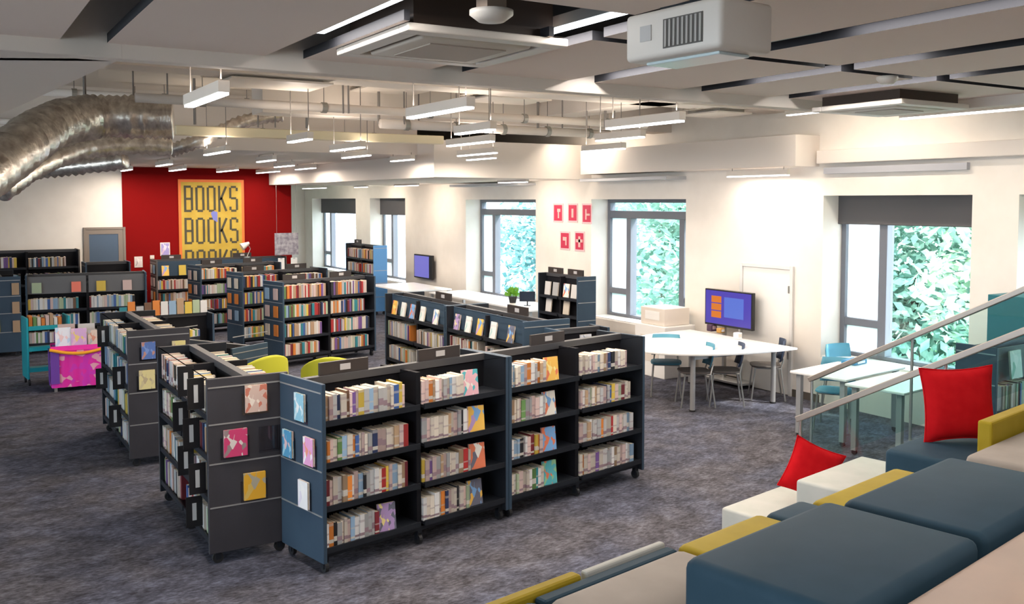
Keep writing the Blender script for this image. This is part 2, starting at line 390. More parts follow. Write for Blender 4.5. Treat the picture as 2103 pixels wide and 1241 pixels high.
# concealed tube lights above the bulkhead pockets
for (x, y0, y1, z, lab, s) in [(9.5,13.45,14.9,3.3,'tube',0)]: pass
def wash(x, y0, y1, z, label, e, top=4.2):
    t = thing('wall_washer', label, 'light', (x,(y0+y1)/2,z), 0); L = (y1-y0)/2
    MB().box(-.03,.03,-L,L,.01,.06).build('housing', WPLAS, t); MB().box(-.022,.022,-L+.02,L-.02,-.002,.0095).build('diffuser', EMIT, t)
    for s in (-1, 1): MB().tube([(0,s*L*.8,.06),(0,s*L*.8,top-z)], .004, 5).build('cable', RODM, t)
    area('lamp_light', (0,0,-.015), .05, 2*L*.95, e, (1,.86,.70), t, (0,R(-30),0))
wash(9.0, 12.2, 13.2, 3.75, 'ceiling tube light washing the wall above the middle window', WASH_W)
wash(8.9, 14.0, 15.0, 2.98, 'tube light under the dropped bulkhead, washing the wall with red cards', 13, 3.03)
wash(8.9, 18.4, 19.6, 2.98, 'tube light under the dropped bulkhead above the wall screen', 13, 3.03)
wash(8.9, 21.2, 22.0, 2.98, 'rear tube light under the dropped bulkhead by the blue-ended bookcase', 13, 3.03)
wash(8.6, 23.2, 25.0, 2.98, 'furthest tube light washing the wall beyond the red wall', 13, 4.2)
wash(9.0, 6.4, 8.2, 3.7, 'tube light above the pelmet washing the bright upper wall', WASH_W)

ORD0 = ['first','second','third','fourth','fifth','sixth','seventh']; FILL_E = 1.0
# slot lights in the near ceiling
def slotlight(x, y0, y1, label, e=1):
    t = thing('recessed_strip_light', label, 'light', (x+.03,(y0+y1)/2,3.57), 0, 'strip lights set in the ceiling slots'); L = (y1-y0)/2
    MB().box(-.04,.04,-L,L,.01,.07).build('housing', SILVERLEG, t); MB().box(-.028,.028,-L+.01,L-.01,-.004,.0095).build('diffuser', EMITS, t)
    for s in (-1, 1): MB().tube([(0,s*L*.8,.07),(0,s*L*.8,.23)], .004, 5).build('bracket', RODM, t)
    area('lamp_light', (0,0,-.012), .05, 2*L*.95, SLOT_W*e, (1,.93,.86), t)
slotlight(1.79, 3.55, 5.0, 'bright strip light in the ceiling slot left of the air conditioner')
slotlight(2.87, 3.6, 4.55, 'bright strip light in the ceiling slot between air conditioner and projector')
slotlight(3.95, 4.4, 5.35, 'strip light in the ceiling slot whose end shows left of the projector')
slotlight(4.98, 3.55, 5.0, 'strip light in the first slot right of the projector')
slotlight(5.95, 3.9, 5.2, 'strip light in the rightmost ceiling slot by the second cassette')
slotlight(3.95, 1.9, 3.3, 'strip light in the ceiling slot right above the projector edge', .8)
for k_, x_ in enumerate((-.35, .70,1.79,2.87,3.95,4.98,5.95)): slotlight(x_, -.8 if k_ else 2.0, 1.0 if k_ else 4.0, 'unseen strip light added for fill in the %s ceiling slot from the left' % ORD0[k_], FILL_E)  # out-of-view strips, added as fill for the near ceiling and seating
TRK = mat('track_blue_grey', (.20,.30,.34), .3, .5)
for x, y0, y1 in [(2.87,4.6,5.42),(3.95,3.4,4.3),(4.98,5.05,5.42),(5.95,2.6,3.8),(1.79,2.6,3.5)]:
    o = MB().box(x-.035,x+.035,y0,y1,3.53,3.6).box(x-.01,x+.01,y0+.1,y1-.1,3.6,3.80).build('light_track', TRK)
    tag(o, {2.87:'unlit blue-grey track in the slot below the air conditioner corner',3.95:'unlit blue-grey track in the slot right of the projector',4.98:'short unlit track at the slot end right of the projector',5.95:'unlit track in the rightmost ceiling slot',1.79:'unlit track in the slot left of the air conditioner'}[x], 'light track')

# ceiling cassette air conditioners
def cassette(x, y, s, label, z=3.5, up=.25):
    t = thing('ceiling_air_conditioner', label, 'air conditioner', (x, y, z)); h = s/2
    mb = MB(); 
    mb.box(-h,h,-h,-h+.10,-.04,0).box(-h,h,h-.10,h,-.04,0).box(-h,-h+.10,-h+.10,h-.10,-.04,0).box(h-.10,h,-h+.10,h-.10,-.04,0)
    mb.build('outer_frame', WPLAS, t, bevel=.008)
    i = h-.14
    MB().box(-i,i,-i,i,-.045,-.01).build('centre_panel', mat('cassette_panel', (.62,.55,.47), .5), t, bevel=.02)
    g = MB(); g.box(-i+.1,i-.1,-i+.1,i-.1,-.052,-.046); g.build('grille', mat('cassette_grille', (.45,.38,.32), .6), t)
    MB().box(-h+.06,h-.06,-h+.06,h-.06,-.005,up-.05).build('body', mat('vent_slot_dark', (.05,.03,.02), .6), t)
cassette(2.40, 4.57, .93, 'large white ceiling air conditioner cassette left of the projector')
cassette(6.62, 4.95, .85, 'smaller white ceiling air conditioner at far right, beyond the projector', 3.42, .14)
# smoke detector in the void
t = thing('smoke_detector', 'round cream smoke detector in the dark opening behind the air conditioner', 'detector', (2.17,3.72,3.46))
MB().tube([(0,0,.0),(0,0,.03),(0,0,.05)], [.06,.10,.10], 20).build('detector_head', WPLAS, t, smooth=True)
MB().box(-.05,.05,-.05,.05,.05,.16).build('junction_box', mat('brown_box', (.30,.22,.17), .7), t)
MB().tube([(0,0,.16),(0,0,.34)], .012, 8).build('stem', RODM, t)
x, y = at(1822, 157, 3.5)
t = thing('smoke_detector', 'small round smoke detector on the panel right of the projector', 'detector', (x,y,3.5))
MB().tube([(0,0,0),(0,0,-.02),(0,0,-.05)], [.07,.07,.045], 20).build('detector_head', WPLAS, t, smooth=True)

# projector
pj = thing('projector', 'white ceiling projector with grey vent grille, hanging above the table side', 'projector', (2.47, 2.63, 3.2), R(-8))
def pj_build():
    nx, ny = at(1480, 96, 3.2); lx, ly = at(1283, 130, 3.2); rx, ry = at(1612, 107, 3.2)
    L = Vector((lx-nx, ly-ny)); Rr = Vector((rx-nx, ry-ny)); ang = math.atan2(-L.y, -L.x)
    l1, l2 = L.length, Rr.length
    pj.location = (nx, ny, 3.2)
    pj.rotation_euler = (0,0,math.atan2(L.y, L.x))
    s = -1
    MB().box(0,l1,-l2,0,.0,.185).build('casing', WPLAS, pj, bevel=.02)
    g = MB()
    for k in range(9): g.box(l1*.18+k*.022, l1*.18+k*.022+.010, 0,.006,.035,.135)
    g2 = MB().box(l1*.17, l1*.17+.20, -.001,.003,.03,.14); g2.build('vent_recess', mat('vent_dark', (.10,.09,.08), .6), pj)
    g.build('vent_grille', mat('vent_grey', (.40,.37,.34), .5), pj)
    MB().box(l1*.70,l1*.82,0,.004,.07,.13).build('warning_label', mat('grey_label', (.52,.49,.47), .5), pj)
    MB().box(.06,l1-.06,-l2+.06,-.06,-.012,0).build('base_plate', mat('base_pale', (.62,.72,.74), .3), pj, bevel=.005)
    MB().tube([(l1/2,-l2/2,.185),(l1/2,-l2/2,.60)], .03, 12).box(l1/2-.1,l1/2+.1,-l2/2-.1,-l2/2+.1,.185,.20).build('ceiling_mount', DARK, pj)
pj_build()

# foil ducts
def P(px, py, d):
    """world point on the sight line of a photo position, d metres in front of the camera"""
    r = ray(px, py); f = r[0]*math.sin(TH)+r[1]*math.cos(TH); t = d/f; return (r[0]*t, r[1]*t, EYE+r[2]*t)
def ridged(pts, r, name, label, amp=.012, n=40, corr=None, m=SILVER, sub=14):
    pv = [Vector(p) for p in pts]; out = []
    for i in range(len(pv)-1):
        p0 = pv[max(i-1,0)]; p1 = pv[i]; p2 = pv[i+1]; p3 = pv[min(i+2,len(pv)-1)]
        for k in range(sub):
            t = k/sub; out.append(.5*((2*p1)+(-p0+p2)*t+(2*p0-5*p1+4*p2-p3)*t*t+(-p0+3*p1-3*p2+p3)*t**3))
    out.append(pv[-1])
    rs = [r+amp*(1 if i % 2 else -1)+random.uniform(-amp,amp)*.6 for i in range(len(out))]
    o = MB().tube(out, rs, 28).build(name, m, smooth=True); tag(o, label, 'duct'); return o
ridged([P(356,243,10.3),P(290,241,10.2),P(190,240,10.0),P(100,262,9.4),P(20,318,8.6),P(-80,390,7.8),P(-200,470,7.0)], .225, 'foil_air_duct', 'large silver foil air duct bending down at the upper left')
ridged([P(352,300,12.5),P(250,298,12.2),P(150,312,11.8),P(70,345,11.2),P(0,392,10.6)], .13, 'foil_air_duct', 'second silver foil duct just beneath the large one')
ridged([P(260,330,13.0),P(160,342,13.0),P(60,352,12.9),P(-40,362,12.6)], .11, 'foil_air_duct', 'lowest thin silver duct above the cream wall')
ridged([P(580,235,13.5),P(500,250,13.3),P(420,285,13.0),P(350,310,13.0)], .09, 'foil_air_duct', 'thin silver flexible duct sloping behind the cream tray')
o = MB().box(2.65,6.5,12.55,12.75,3.50,3.62).build('cable_tray', PIPE, bevel=.01); tag(o, 'long cream cable tray running right from the large foil duct', 'cable tray')
def unit_box(px, py, d, w, dp, h, name, label, m, cat):
    x, y, z = P(px, py, d); o = MB().box(-w/2,w/2,-dp/2,dp/2,-h/2,h/2).build(name, m, bevel=.008); o.location = (x,y,z)
    return tag(o, label, cat)
GREYU = mat('galvanised_box', (.34,.33,.30), .5, .4)
def fancoil(px, py, d, w, label):
    x, y, z = P(px, py, d); t = thing('fan_coil_unit', label, 'ventilation unit', (x,y,z))
    MB().box(-w/2,w/2,-.3,.3,-.03,.16).build('casing', GREYU, t, bevel=.008)
    MB().box(-w/2-.08,w/2+.08,-.36,.36,-.05,-.031).build('tray', WPLAS, t)
    MB().box(-w/2-.25,-w/2,-.12,.12,0,.12).build('duct_collar', SILVER, t); MB().box(w/2,w/2+.2,-.1,.1,.0,.1).build('duct_collar', SILVER, t)
    for sx in (-1,1):
        for sy in (-1,1): MB().tube([(sx*w*.45,sy*.28,.16),(sx*w*.45,sy*.28,4.2-z)], .006, 5).build('rod', RODM, t)
fancoil(560,165,9.5,.85,'grey ventilation unit high up behind the nearest hanging tube light')
fancoil(800,180,12.0,.7,'grey ventilation unit under the high ceiling left of the middle tube light')
fancoil(1040,200,12.5,.8,'blue-grey ventilation unit high above the red cards')
fancoil(1470,229,12.6,.45,'small white ventilation unit near the edge beam right end')
# hanger rods and thin pipes
for i, (px, d) in enumerate([(175,10),(275,10.2),(345,11),(400,12),(530,12.5),(565,12.5),(630,12.6),(705,10.5),(716,10.5),(778,12),(830,12),(860,12.4),(1105,12.6),(1155,12.6),(1205,12.6),(1243,12.6),(1262,12.6)]):
    x, y, z = P(px, 240, d); o = MB().tube([(0,0,3.62-3.5),(0,0,.7)], .010 if i % 3 else .018, 6).build('hanger_rod', RODM); o.location = (x,y,3.5)
    tag(o, 'thin grey rod hanging down from the high ceiling', 'rod', 'thin rods hanging from the high ceiling')
for j, (z, y, x0, x1, r, lab) in enumerate([(3.72,10.4,1.8,8.6,.05,'cream pipe running across under the high ceiling, nearer one'),(3.62,11.0,4.8,8.4,.06,'thick cream pipe ending near the grey beam, above window lights'),(4.02,13.2,1.0,6.5,.05,'cream pipe running just behind the cable tray'),(3.66,13.6,-2,6.7,.035,'thin pipe furthest back, against the low soffit front')]):
    t = thing('ceiling_pipe', lab, 'pipe', (x0,y,z)); MB().tube([(0,0,0),(x1-x0,0,0)], r, 12).build('tube', BEAMW, t, smooth=True)
    for k in range(5): q = (x1-x0)*(k+.5)/5; MB().tube([(q-.03,0,0),(q+.03,0,0)], r+.012, 12).build('pipe_clamp', GREYU, t); MB().tube([(q,0,r),(q,0,4.2-z)], .005, 5).build('clamp_rod', RODM, t)

# sloped ceiling soffit, upper left
p = [P(-330,395,6.2), P(252,118,6.4), P(252,60,6.2), P(-330,100,6.0)]
# (plain triangular dropped ceiling section)
sx0, sy0 = at(-250, 235, 3.42); 
tri = [at(250,121,3.42), at(0,240,3.42), at(-300,380,3.42)]
d1 = tri[0]; d2 = at(0,236,3.42)
struct('trim_13', MB().prism([(d1[0],d1[1]), (d2[0],d2[1]), (d2[0]-6,d2[1]-.6), (-8,5.60), (d1[0],5.60)][::1], 3.4205, 3.6), BEAMW)

# ------------------------------------------------------------------ books
PAL = {'cream':(.74,.66,.56),'white':(.80,.78,.76),'pale pink':(.70,.52,.48),'pale grey':(.50,.50,.50),'tan':(.50,.33,.20),'orange':(.75,.24,.04),
       'red':(.45,.03,.03),'dark red':(.20,.02,.03),'blue':(.06,.14,.40),'pale blue':(.30,.45,.62),'teal':(.03,.25,.30),'green':(.16,.32,.10),
       'pale green':(.45,.55,.36),'yellow':(.78,.55,.08),'purple':(.20,.10,.32),'black':(.02,.02,.025),'brown':(.18,.09,.05),'navy':(.03,.05,.14)}
WTS = [30,16,14,13,7,2,2,2.5,2,4,1.5,1.5,3,2,2,3,3,2]
def bookmat(name, c):
    m = mat('cover_'+name.replace(' ','_'), c, .5); nt = m.node_tree; b = nt.nodes['Principled BSDF']
    tc = nt.nodes.new('ShaderNodeTexCoord'); sx = nt.nodes.new('ShaderNodeSeparateXYZ'); oi = nt.nodes.new('ShaderNodeObjectInfo')
    nt.links.new(tc.outputs['Object'], sx.inputs[0])
    cr = nt.nodes.new('ShaderNodeValToRGB'); cr.color_ramp.interpolation = 'CONSTANT'
    e = cr.color_ramp.elements; e[0].position = 0; e[0].color = (0,0,0,1); e[1].position = .022; e[1].color = (1,1,1,1)
    for p_, v in ((.045,0),(.13,.45),(.15,0)): q = e.new(p_); q.color = (v,v,v,1)
    mul = nt.nodes.new('ShaderNodeMath'); mul.operation = 'MULTIPLY'; mul.inputs[1].default_value = 1.0; mr2 = nt.nodes.new('ShaderNodeMapRange'); mr2.inputs[3].default_value = .45; mr2.inputs[4].default_value = 1.9; nt.links.new(oi.outputs['Random'], mr2.inputs[0]); nt.links.new(mr2.outputs[0], mul.inputs[1]); nt.links.new(sx.outputs[2], mul.inputs[0]); nt.links.new(mul.outputs[0], cr.inputs[0])
    mx = nt.nodes.new('ShaderNodeMix'); mx.data_type = 'RGBA'
    hs = nt.nodes.new('ShaderNodeHueSaturation'); hs.inputs['Color'].default_value = (*c,1)
    mr = nt.nodes.new('ShaderNodeMapRange'); mr.inputs[3].default_value = .6; mr.inputs[4].default_value = 1.2; nt.links.new(oi.outputs['Random'], mr.inputs[0]); nt.links.new(mr.outputs[0], hs.inputs['Value'])
    nt.links.new(cr.outputs[0], mx.inputs[0]); nt.links.new(hs.outputs[0], mx.inputs[6]); mx.inputs[7].default_value = (.62,.58,.52,1) if sum(c) < 1.5 else (.32,.22,.25,1)
    nt.links.new(mx.outputs[2], b.inputs['Base Color']); return m
BM = {k: bookmat(k, v) for k, v in PAL.items()}
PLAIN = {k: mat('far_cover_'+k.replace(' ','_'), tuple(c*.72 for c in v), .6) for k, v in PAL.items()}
names = list(PAL)
ARTC = [(.75,.2,.1),(.9,.75,.3),(.2,.4,.7),(.85,.8,.72),(.15,.15,.2),(.3,.55,.3),(.8,.45,.5),(.45,.3,.55),(.1,.45,.5),(.85,.5,.1)]
ART = [artmat('cover_art_%d' % i, random.choice(ARTC), random.choice(ARTC), random.choice(ARTC[:4]+[(.85,.8,.72)]), random.uniform(2.5,6)) for i in range(14)]
ORD = ['','first','second','third','fourth','fifth','sixth','seventh','eighth','ninth','tenth','eleventh','twelfth','thirteenth','fourteenth','fifteenth','sixteenth','seventeenth','eighteenth','nineteenth','twentieth']
stuff = MB()
LIMIT = 296; nbooks = 0
def book_obj(F, x, y, z, t, dp, h, col, label, group, lean=0, yaw=0, faceout=None):
    """one book standing on a shelf; its spine looks towards local -y"""
    M = F @ Matrix.Translation((x, y, z)) @ Matrix.Rotation(yaw, 4, 'Z') @ Matrix.Rotation(lean, 4, 'Y')
    c = .003
    mb = MB().box(0,t,0,c,0,h).box(0,c,c,dp,0,h).box(t-c,t,c,dp,0,h)
    o = mb.build('book', BM[col] if faceout is None else faceout, M=M); tag(o, label, 'book', group)
    p = MB().box(c,t-c,c,dp-.005,.004,h-.0012).build('pages', PAGES, o)
    return o
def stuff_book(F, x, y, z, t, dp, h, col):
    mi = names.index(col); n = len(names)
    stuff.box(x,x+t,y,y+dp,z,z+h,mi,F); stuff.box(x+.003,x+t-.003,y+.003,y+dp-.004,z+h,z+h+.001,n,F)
def fill(F, x0, x1, y, z, amount, hmax, near, tiername, bayname, unit, group, flip=False, wts=None, big=False):
    """row of books along local x starting at x0, filling a fraction of the bay"""
    global nbooks
    x = x0; end = x0+(x1-x0)*amount; n = 0; hs = random.uniform(.78,.92)*hmax; run = random.choice(names)
    while True:
        t = random.uniform(.020,.048) if not big else random.uniform(.03,.06)
        if x+t > end: break
        n += 1
        col = random.choices(names, WTS if not wts else wts)[0]
        h = min(hmax, hs*random.uniform(.93,1.06)); dp = random.uniform(.14,.17)
        if near and n <= 20 and nbooks < LIMIT:
            nbooks += 1
            lab = '%s book, %s from left, %s shelf%s, %s' % (col, ORD[n], tiername, (', '+bayname+' bay') if bayname else '', unit)
            yo = random.uniform(0,.02)
            fo = None
            book_obj(F, x, y+yo, z, t, dp, h, col, lab, group, 0)
            x += t+.0012
        else:
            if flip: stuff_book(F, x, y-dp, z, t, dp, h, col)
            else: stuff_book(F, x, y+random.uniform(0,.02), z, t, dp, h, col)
            x += t+.001
    return x
RAILM = mat('top_rail_grey', (.045,.045,.05), .5)
TIERZ = [.18, .48, .79, 1.09]
TN = ['bottom', 'third', 'second', 'top']
def bookcase(name, label, loc, rz, L, h=1.37, dp=.6, tiers=TIERZ, bays=2, panelm=PANELD, sign=None, nb=None, endlines=True, back=True, castors=True, open_left=True, group=None, signx=.35, solid_back=False):
    t = thing(name, label, 'bookcase', loc, rz, group)
    e = .032
    for s, (x0, x1) in enumerate(((0,e),(L-e,L))):
        p = MB().box(x0,x1,0,dp,.085,h); p.m[3 if s == 0 else 5] = 1; p = p.build('end_panel', [panelm, DARK], t, bevel=.005)
        if endlines:
            xs = (x0-.004,x0+.001) if s == 0 else (x1-.001,x1+.004)
            for z in (.42,.74,1.03,h-.07): MB().box(xs[0],xs[1],.01,dp-.01,z,z+.010).build('slat_strip', TRIM, p)
    MB().box(e,L-e,dp/2-.012,dp/2+.012,.14,h-.03).build('back_panel', INNER, t)
    MB().box(e,L-e,dp*.5-.03,dp*.5+.03,h-.055,h).box(e,L-e,.004,.016,h-.0,h+.0).build('top_rail', RAILM, t)
    bw = (L-2*e)/bays
    for k in range(1,bays): MB().box(e+bw*k-.02,e+bw*k+.02,.06,dp-.06,.14,h-.03).build('divider', INNER, t)
    for b in range(bays):
        for z in tiers:
            x0 = e+bw*b+(.02 if b else 0)+.001; x1 = e+bw*(b+1)-(.02 if b < bays-1 else 0)-.001
            MB().box(x0,x1,.02,dp/2-.013,z-.022,z).box(x0,x1,.008,.02,z-.03,z+.012).build('shelf', DARK, t)
            MB().box(x0,x1,dp/2+.013,dp-.02,z-.022,z).box(x0,x1,dp-.02,dp-.008,z-.03,z+.012).build('shelf', DARK, t)
    MB().box(e,L-e,.05,dp-.05,.11,.14).build('base_rail', DARK, t)
    if castors:
        cs = [(.05,.07),(.05,dp-.07),(L-.05,.07),(L-.05,dp-.07)]+([(L/2,.07),(L/2,dp-.07)] if bays > 1 else [])
        for (x, y) in cs:
            c = MB().tube([(x-.014,y,.04),(x+.014,y,.04)], .04, 14).build('castor', RUBBER, t)
            MB().box(x-.022,x-.016,y-.02,y+.02,.03,.11).box(x+.016,x+.022,y-.02,y+.02,.03,.11).box(x-.022,x+.022,y-.02,y+.02,.085,.11).build('castor_fork', DARK, c)
    if sign:
        for sx in ([signx] if not isinstance(signx, (list,tuple)) else signx):
            s = MB().box(sx*L,sx*L+.42,dp/2-.012,dp/2+.012,h,h+.095).build('top_sign', mat('sign_black', (.03,.022,.02), .5) if 'sb' not in globals() else sb, t)
            MB().box(sx*L+.17,sx*L+.26,dp/2-.016,dp/2-.0125,h+.025,h+.07).build('sign_label', mat('sign_pale', (.42,.40,.40), .6), s)
    return t
def faceout(F, x, y, z, w, h, label, m, tilt=8, holder=True, group='books shown face out', cat='book', axis=None):
    """a book displayed cover outwards (cover towards local -y)"""
    M = F @ Matrix.Translation((x, y, z)) @ Matrix.Rotation(-R(tilt), 4, 'X')
    mb = MB().box(0,w,0,.002,0,h).box(0,w,.0155,.0175,0,h).box(0,.002,.002,.0155,0,h)
    o = mb.build('display_book', m, M=M); tag(o, label, cat, group)
    MB().box(.0025,w-.003,.0025,.015,.003,h-.003).build('pages', PAGES, o)
    return o
def pocket(F, x, z, w, h, parent_t):
    """clear display pocket on a panel; local to parent"""
    o = MB().box(x-.02,x+w+.02,-.032,-.029,z-.02,z+h*.75).box(x-.02,x+w+.02,-.032,-.004,z-.023,z-.02).build('display_pocket', CLEAR, parent_t); return o

# --- front row: two units
rotf = R(10.8)
A1 = thing
u1 = bookcase('library_bookcase', 'nearest dark bookcase on castors with blue-grey end panel and cream books', (2.26,6.23,0), rotf, 1.76, sign=True, signx=[.09,.60])
u2loc = (2.26+1.765*math.cos(rotf), 6.23+1.765*math.sin(rotf), 0)
u2 = bookcase('library_bookcase', 'dark double bookcase continuing right of the nearest one, tall black end panel', u2loc, rotf, 1.74, sign=True, signx=[.30], endlines=True)
F1 = frameM((2.26,6.23,0), rotf); F2 = frameM(u2loc, rotf)
am1 = {3:(.88,.52),2:(.94,.60),1:(.93,.62),0:(.60,.58)}
am2 = {3:(.58,.80),2:(.56,.88),1:(.50,.90),0:(.55,.92)}
def facebook(F, x, y, z, w, h, t, m, label, yaw=0, grp='books leaning face out at the row ends'):
    M = F @ Matrix.Translation((x,y,z)) @ Matrix.Rotation(R(yaw),4,'Z') @ Matrix.Rotation(R(-7),4,'X')
    o = MB().box(0,w,0,.003,0,h).box(0,w,t-.003,t,0,h).box(0,.003,.003,t-.003,0,h).build('book', m, M=M); tag(o, label, 'book', grp)
    MB().box(.004,w-.004,.004,t-.004,.004,h-.004).build('pages', PAGES, o); return o
art_i = 0
for (F, am, L, un) in ((F1, am1, 1.76, 'nearest bookcase'), (F2, am2, 1.74, 'front row right bookcase')):
    bw = (L-.064)/2
    for b in (0,1):
        for k in (3,2,1,0):
            x0 = .036+bw*b+(.022 if b else 0); x1 = .032+bw*(b+1)-(.024 if b == 0 else .004)
            xe = fill(F, x0, x1, .035, TIERZ[k]+.001, am[k][b], .212, True, TN[k], ['left','right'][b], un, 'books on the front row of bookcases')
            if (b == 1 or F is F2 or k in (1,0)) and x1-xe > .17:
                art_i += 1
                facebook(F, xe+.004, .05, TIERZ[k]+.004, .145, .205, .02, ART[art_i % 14], 'colourful book facing out after the row, %s shelf, %s bay, %s' % (TN[k], ['left','right'][b], un), yaw=random.choice([-14,-8,0]))
    # far side of the unit
    for b in (0,1):
        for k in (3,2,1,0):
            fill(F, .036+bw*b, .0+bw*(b+1), .6-.035, TIERZ[k]+.001, random.uniform(.3,.9), .23, False, '', '', '', '', flip=True)
# end panel of the nearest bookcase: face-out leaflets towards the camera left
Fe = frameM((2.26,6.23,0), rotf) @ Matrix.Rotation(R(-90),4,'Z')   # local x -> -y of unit; cover looks to -x
for (yy, z, m, lab) in [(.34,1.07,0,'pale blue face-out book high on the nearest bookcase end panel'),(.52,.77,1,'blue face-out book at the far edge of the end panel middle row'),(.22,.77,2,'pink and white face-out book in the end panel middle row'),(.30,.44,3,'white leaflet in the lowest holder of the nearest end panel')]:
    mm = [artmat('leaf_a',(.25,.50,.62),(.55,.70,.75),(.8,.8,.8),4),artmat('leaf_b',(.08,.30,.50),(.35,.6,.7),(.75,.5,.5),4),artmat('leaf_c',(.75,.35,.6),(.85,.8,.8),(.8,.3,.2),4),artmat('leaf_d',(.8,.78,.78),(.72,.66,.74),(.85,.82,.8),3)][m]
    M = F1 @ Matrix.Translation((-.008, yy, z)) @ Matrix.Rotation(R(-90),4,'Z')
    o = MB().box(0,.135,-.02,-.018,0,.20).box(0,.135,-.004,-.002,0,.20).box(0,.002,-.018,-.004,0,.20).build('display_book', mm, M=M); tag(o, lab, 'book', 'books shown face out on end panels')
    MB().box(.0025,.132,-.0175,-.0045,.003,.197).build('pages', PAGES, o)
    MB().box(-.006,-.003,yy-.15,yy+.015,z-.02,z+.15).build('display_pocket', CLEAR, [c for c in u1.children if c.name.startswith('end_panel')][0])

# --- left units (fronts face the left side)
def sideunit(loc, L, label, un, near, amts, sign=True, endbooks=(), h=1.37, wts=None):
    t = bookcase('library_bookcase', label, loc, -R(90), L, sign=False, h=h, panelm=SHADEPAN)
    F = frameM(loc, -R(90)); bw = (L-.064)/2
    for b in (0,1):
        for k in (3,2,1,0):
            x0 = .036+bw*b+(.022 if b else 0); x1 = .032+bw*(b+1)-(.024 if b == 0 else .004)
            fill(F, x0, x1, .025, TIERZ[k]+.001, amts[(b,k)] if (b,k) in amts else .9, .24, near, TN[k], ['far','near'][b], un, 'books on the left bookcases', wts=wts)
            fill(F, x0, x1, .575, TIERZ[k]+.001, random.uniform(.6,.95), .23, False, '', '', '', '', flip=True)
    for (yy, z, w, hh, m, lab) in endbooks:
        M = F @ Matrix.Translation((L+.008, yy, z)) @ Matrix.Rotation(R(90),4,'Z')
        o = MB().box(0,w,-.02,-.018,0,hh).box(0,w,-.004,-.002,0,hh).box(0,.002,-.018,-.004,0,hh).build('display_book', m, M=M); tag(o, lab, 'book', 'books shown face out on end panels')
        MB().box(.0025,w-.003,-.0175,-.0045,.003,hh-.003).build('pages', PAGES, o)
        ep = [c for c in t.children if c.name.startswith('end_panel')][1]
        MB().box(L+.003,L+.006,yy-.02,yy+w+.02,z-.02,z+hh*.7).build('display_pocket', CLEAR, ep)
    return t, F
SB = mat('sign_black_edge', (.010,.010,.012), .4); SP = mat('sign_white_text', (.5,.5,.5), .6)
ART_R = artmat('art_red',(.62,.45,.38),(.55,.18,.12),(.8,.7,.6),5); ART_M = artmat('art_magenta',(.60,.05,.16),(.30,.22,.22),(.7,.62,.58),4); ART_O = artmat('art_orange',(.80,.42,.03),(.75,.50,.12),(.45,.4,.3),3)
ART_B = artmat('art_blue',(.10,.18,.45),(.5,.25,.2),(.2,.3,.6),4); SHADEPAN = nmat('shaded_shelf_panel', (.034,.032,.038), (.042,.040,.048), 3, .5); ART_Y = artmat('art_yellow',(.72,.62,.25),(.6,.52,.3),(.5,.35,.25),4)  # left units' end panels: same panel as PANELD, with shade put into the colour
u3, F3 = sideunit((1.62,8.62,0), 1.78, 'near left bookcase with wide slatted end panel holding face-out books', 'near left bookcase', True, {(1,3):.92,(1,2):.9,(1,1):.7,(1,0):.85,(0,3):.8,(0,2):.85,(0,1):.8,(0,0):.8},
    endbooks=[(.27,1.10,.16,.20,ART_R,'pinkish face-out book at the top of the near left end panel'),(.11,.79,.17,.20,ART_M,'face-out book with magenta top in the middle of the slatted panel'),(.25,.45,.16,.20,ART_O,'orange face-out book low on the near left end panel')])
MB().box(1.787,1.79,.37,.57,.80,.98).box(1.783,1.805,.37,.57,.79,.80).build('display_pocket', CLEAR, [c for c in u3.children if c.name.startswith('end_panel')][1])
for (x, z) in [(1.62,1.13),(1.30,1.17),(1.45,.80),(1.62,.50),(1.25,.55),(1.5,.22),(1.1,.86)]:
    s = MB().box(x,x+.006,-.10,.02,z,z+.23).build('shelf_sign', SB, u3); MB().box(x+.0062,x+.008,-.055,-.025,z+.05,z+.18).build('sign_label', SP, s)
coolw = [14,30,6,14,1,1,1,1,5,18,6,2,8,3,2,3,1,4]
u4, F4 = sideunit((1.57,11.6,0), 1.78, 'second left bookcase, further back, shaded end panel with two cover displays', 'second left bookcase', True, {}, wts=coolw,
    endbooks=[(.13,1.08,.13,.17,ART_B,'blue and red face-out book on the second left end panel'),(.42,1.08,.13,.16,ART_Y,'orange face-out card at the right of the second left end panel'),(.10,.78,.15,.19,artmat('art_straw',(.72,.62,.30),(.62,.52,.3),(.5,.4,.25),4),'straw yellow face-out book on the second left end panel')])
for (x, z) in [(1.5,.75),(.5,1.05),(.3,.55),(1.2,.3)]:
    s = MB().box(x,x+.006,-.10,.02,z,z+.23).build('shelf_sign', SB, u4); MB().box(x+.0062,x+.008,-.055,-.025,z+.05,z+.18).build('sign_label', SP, s)

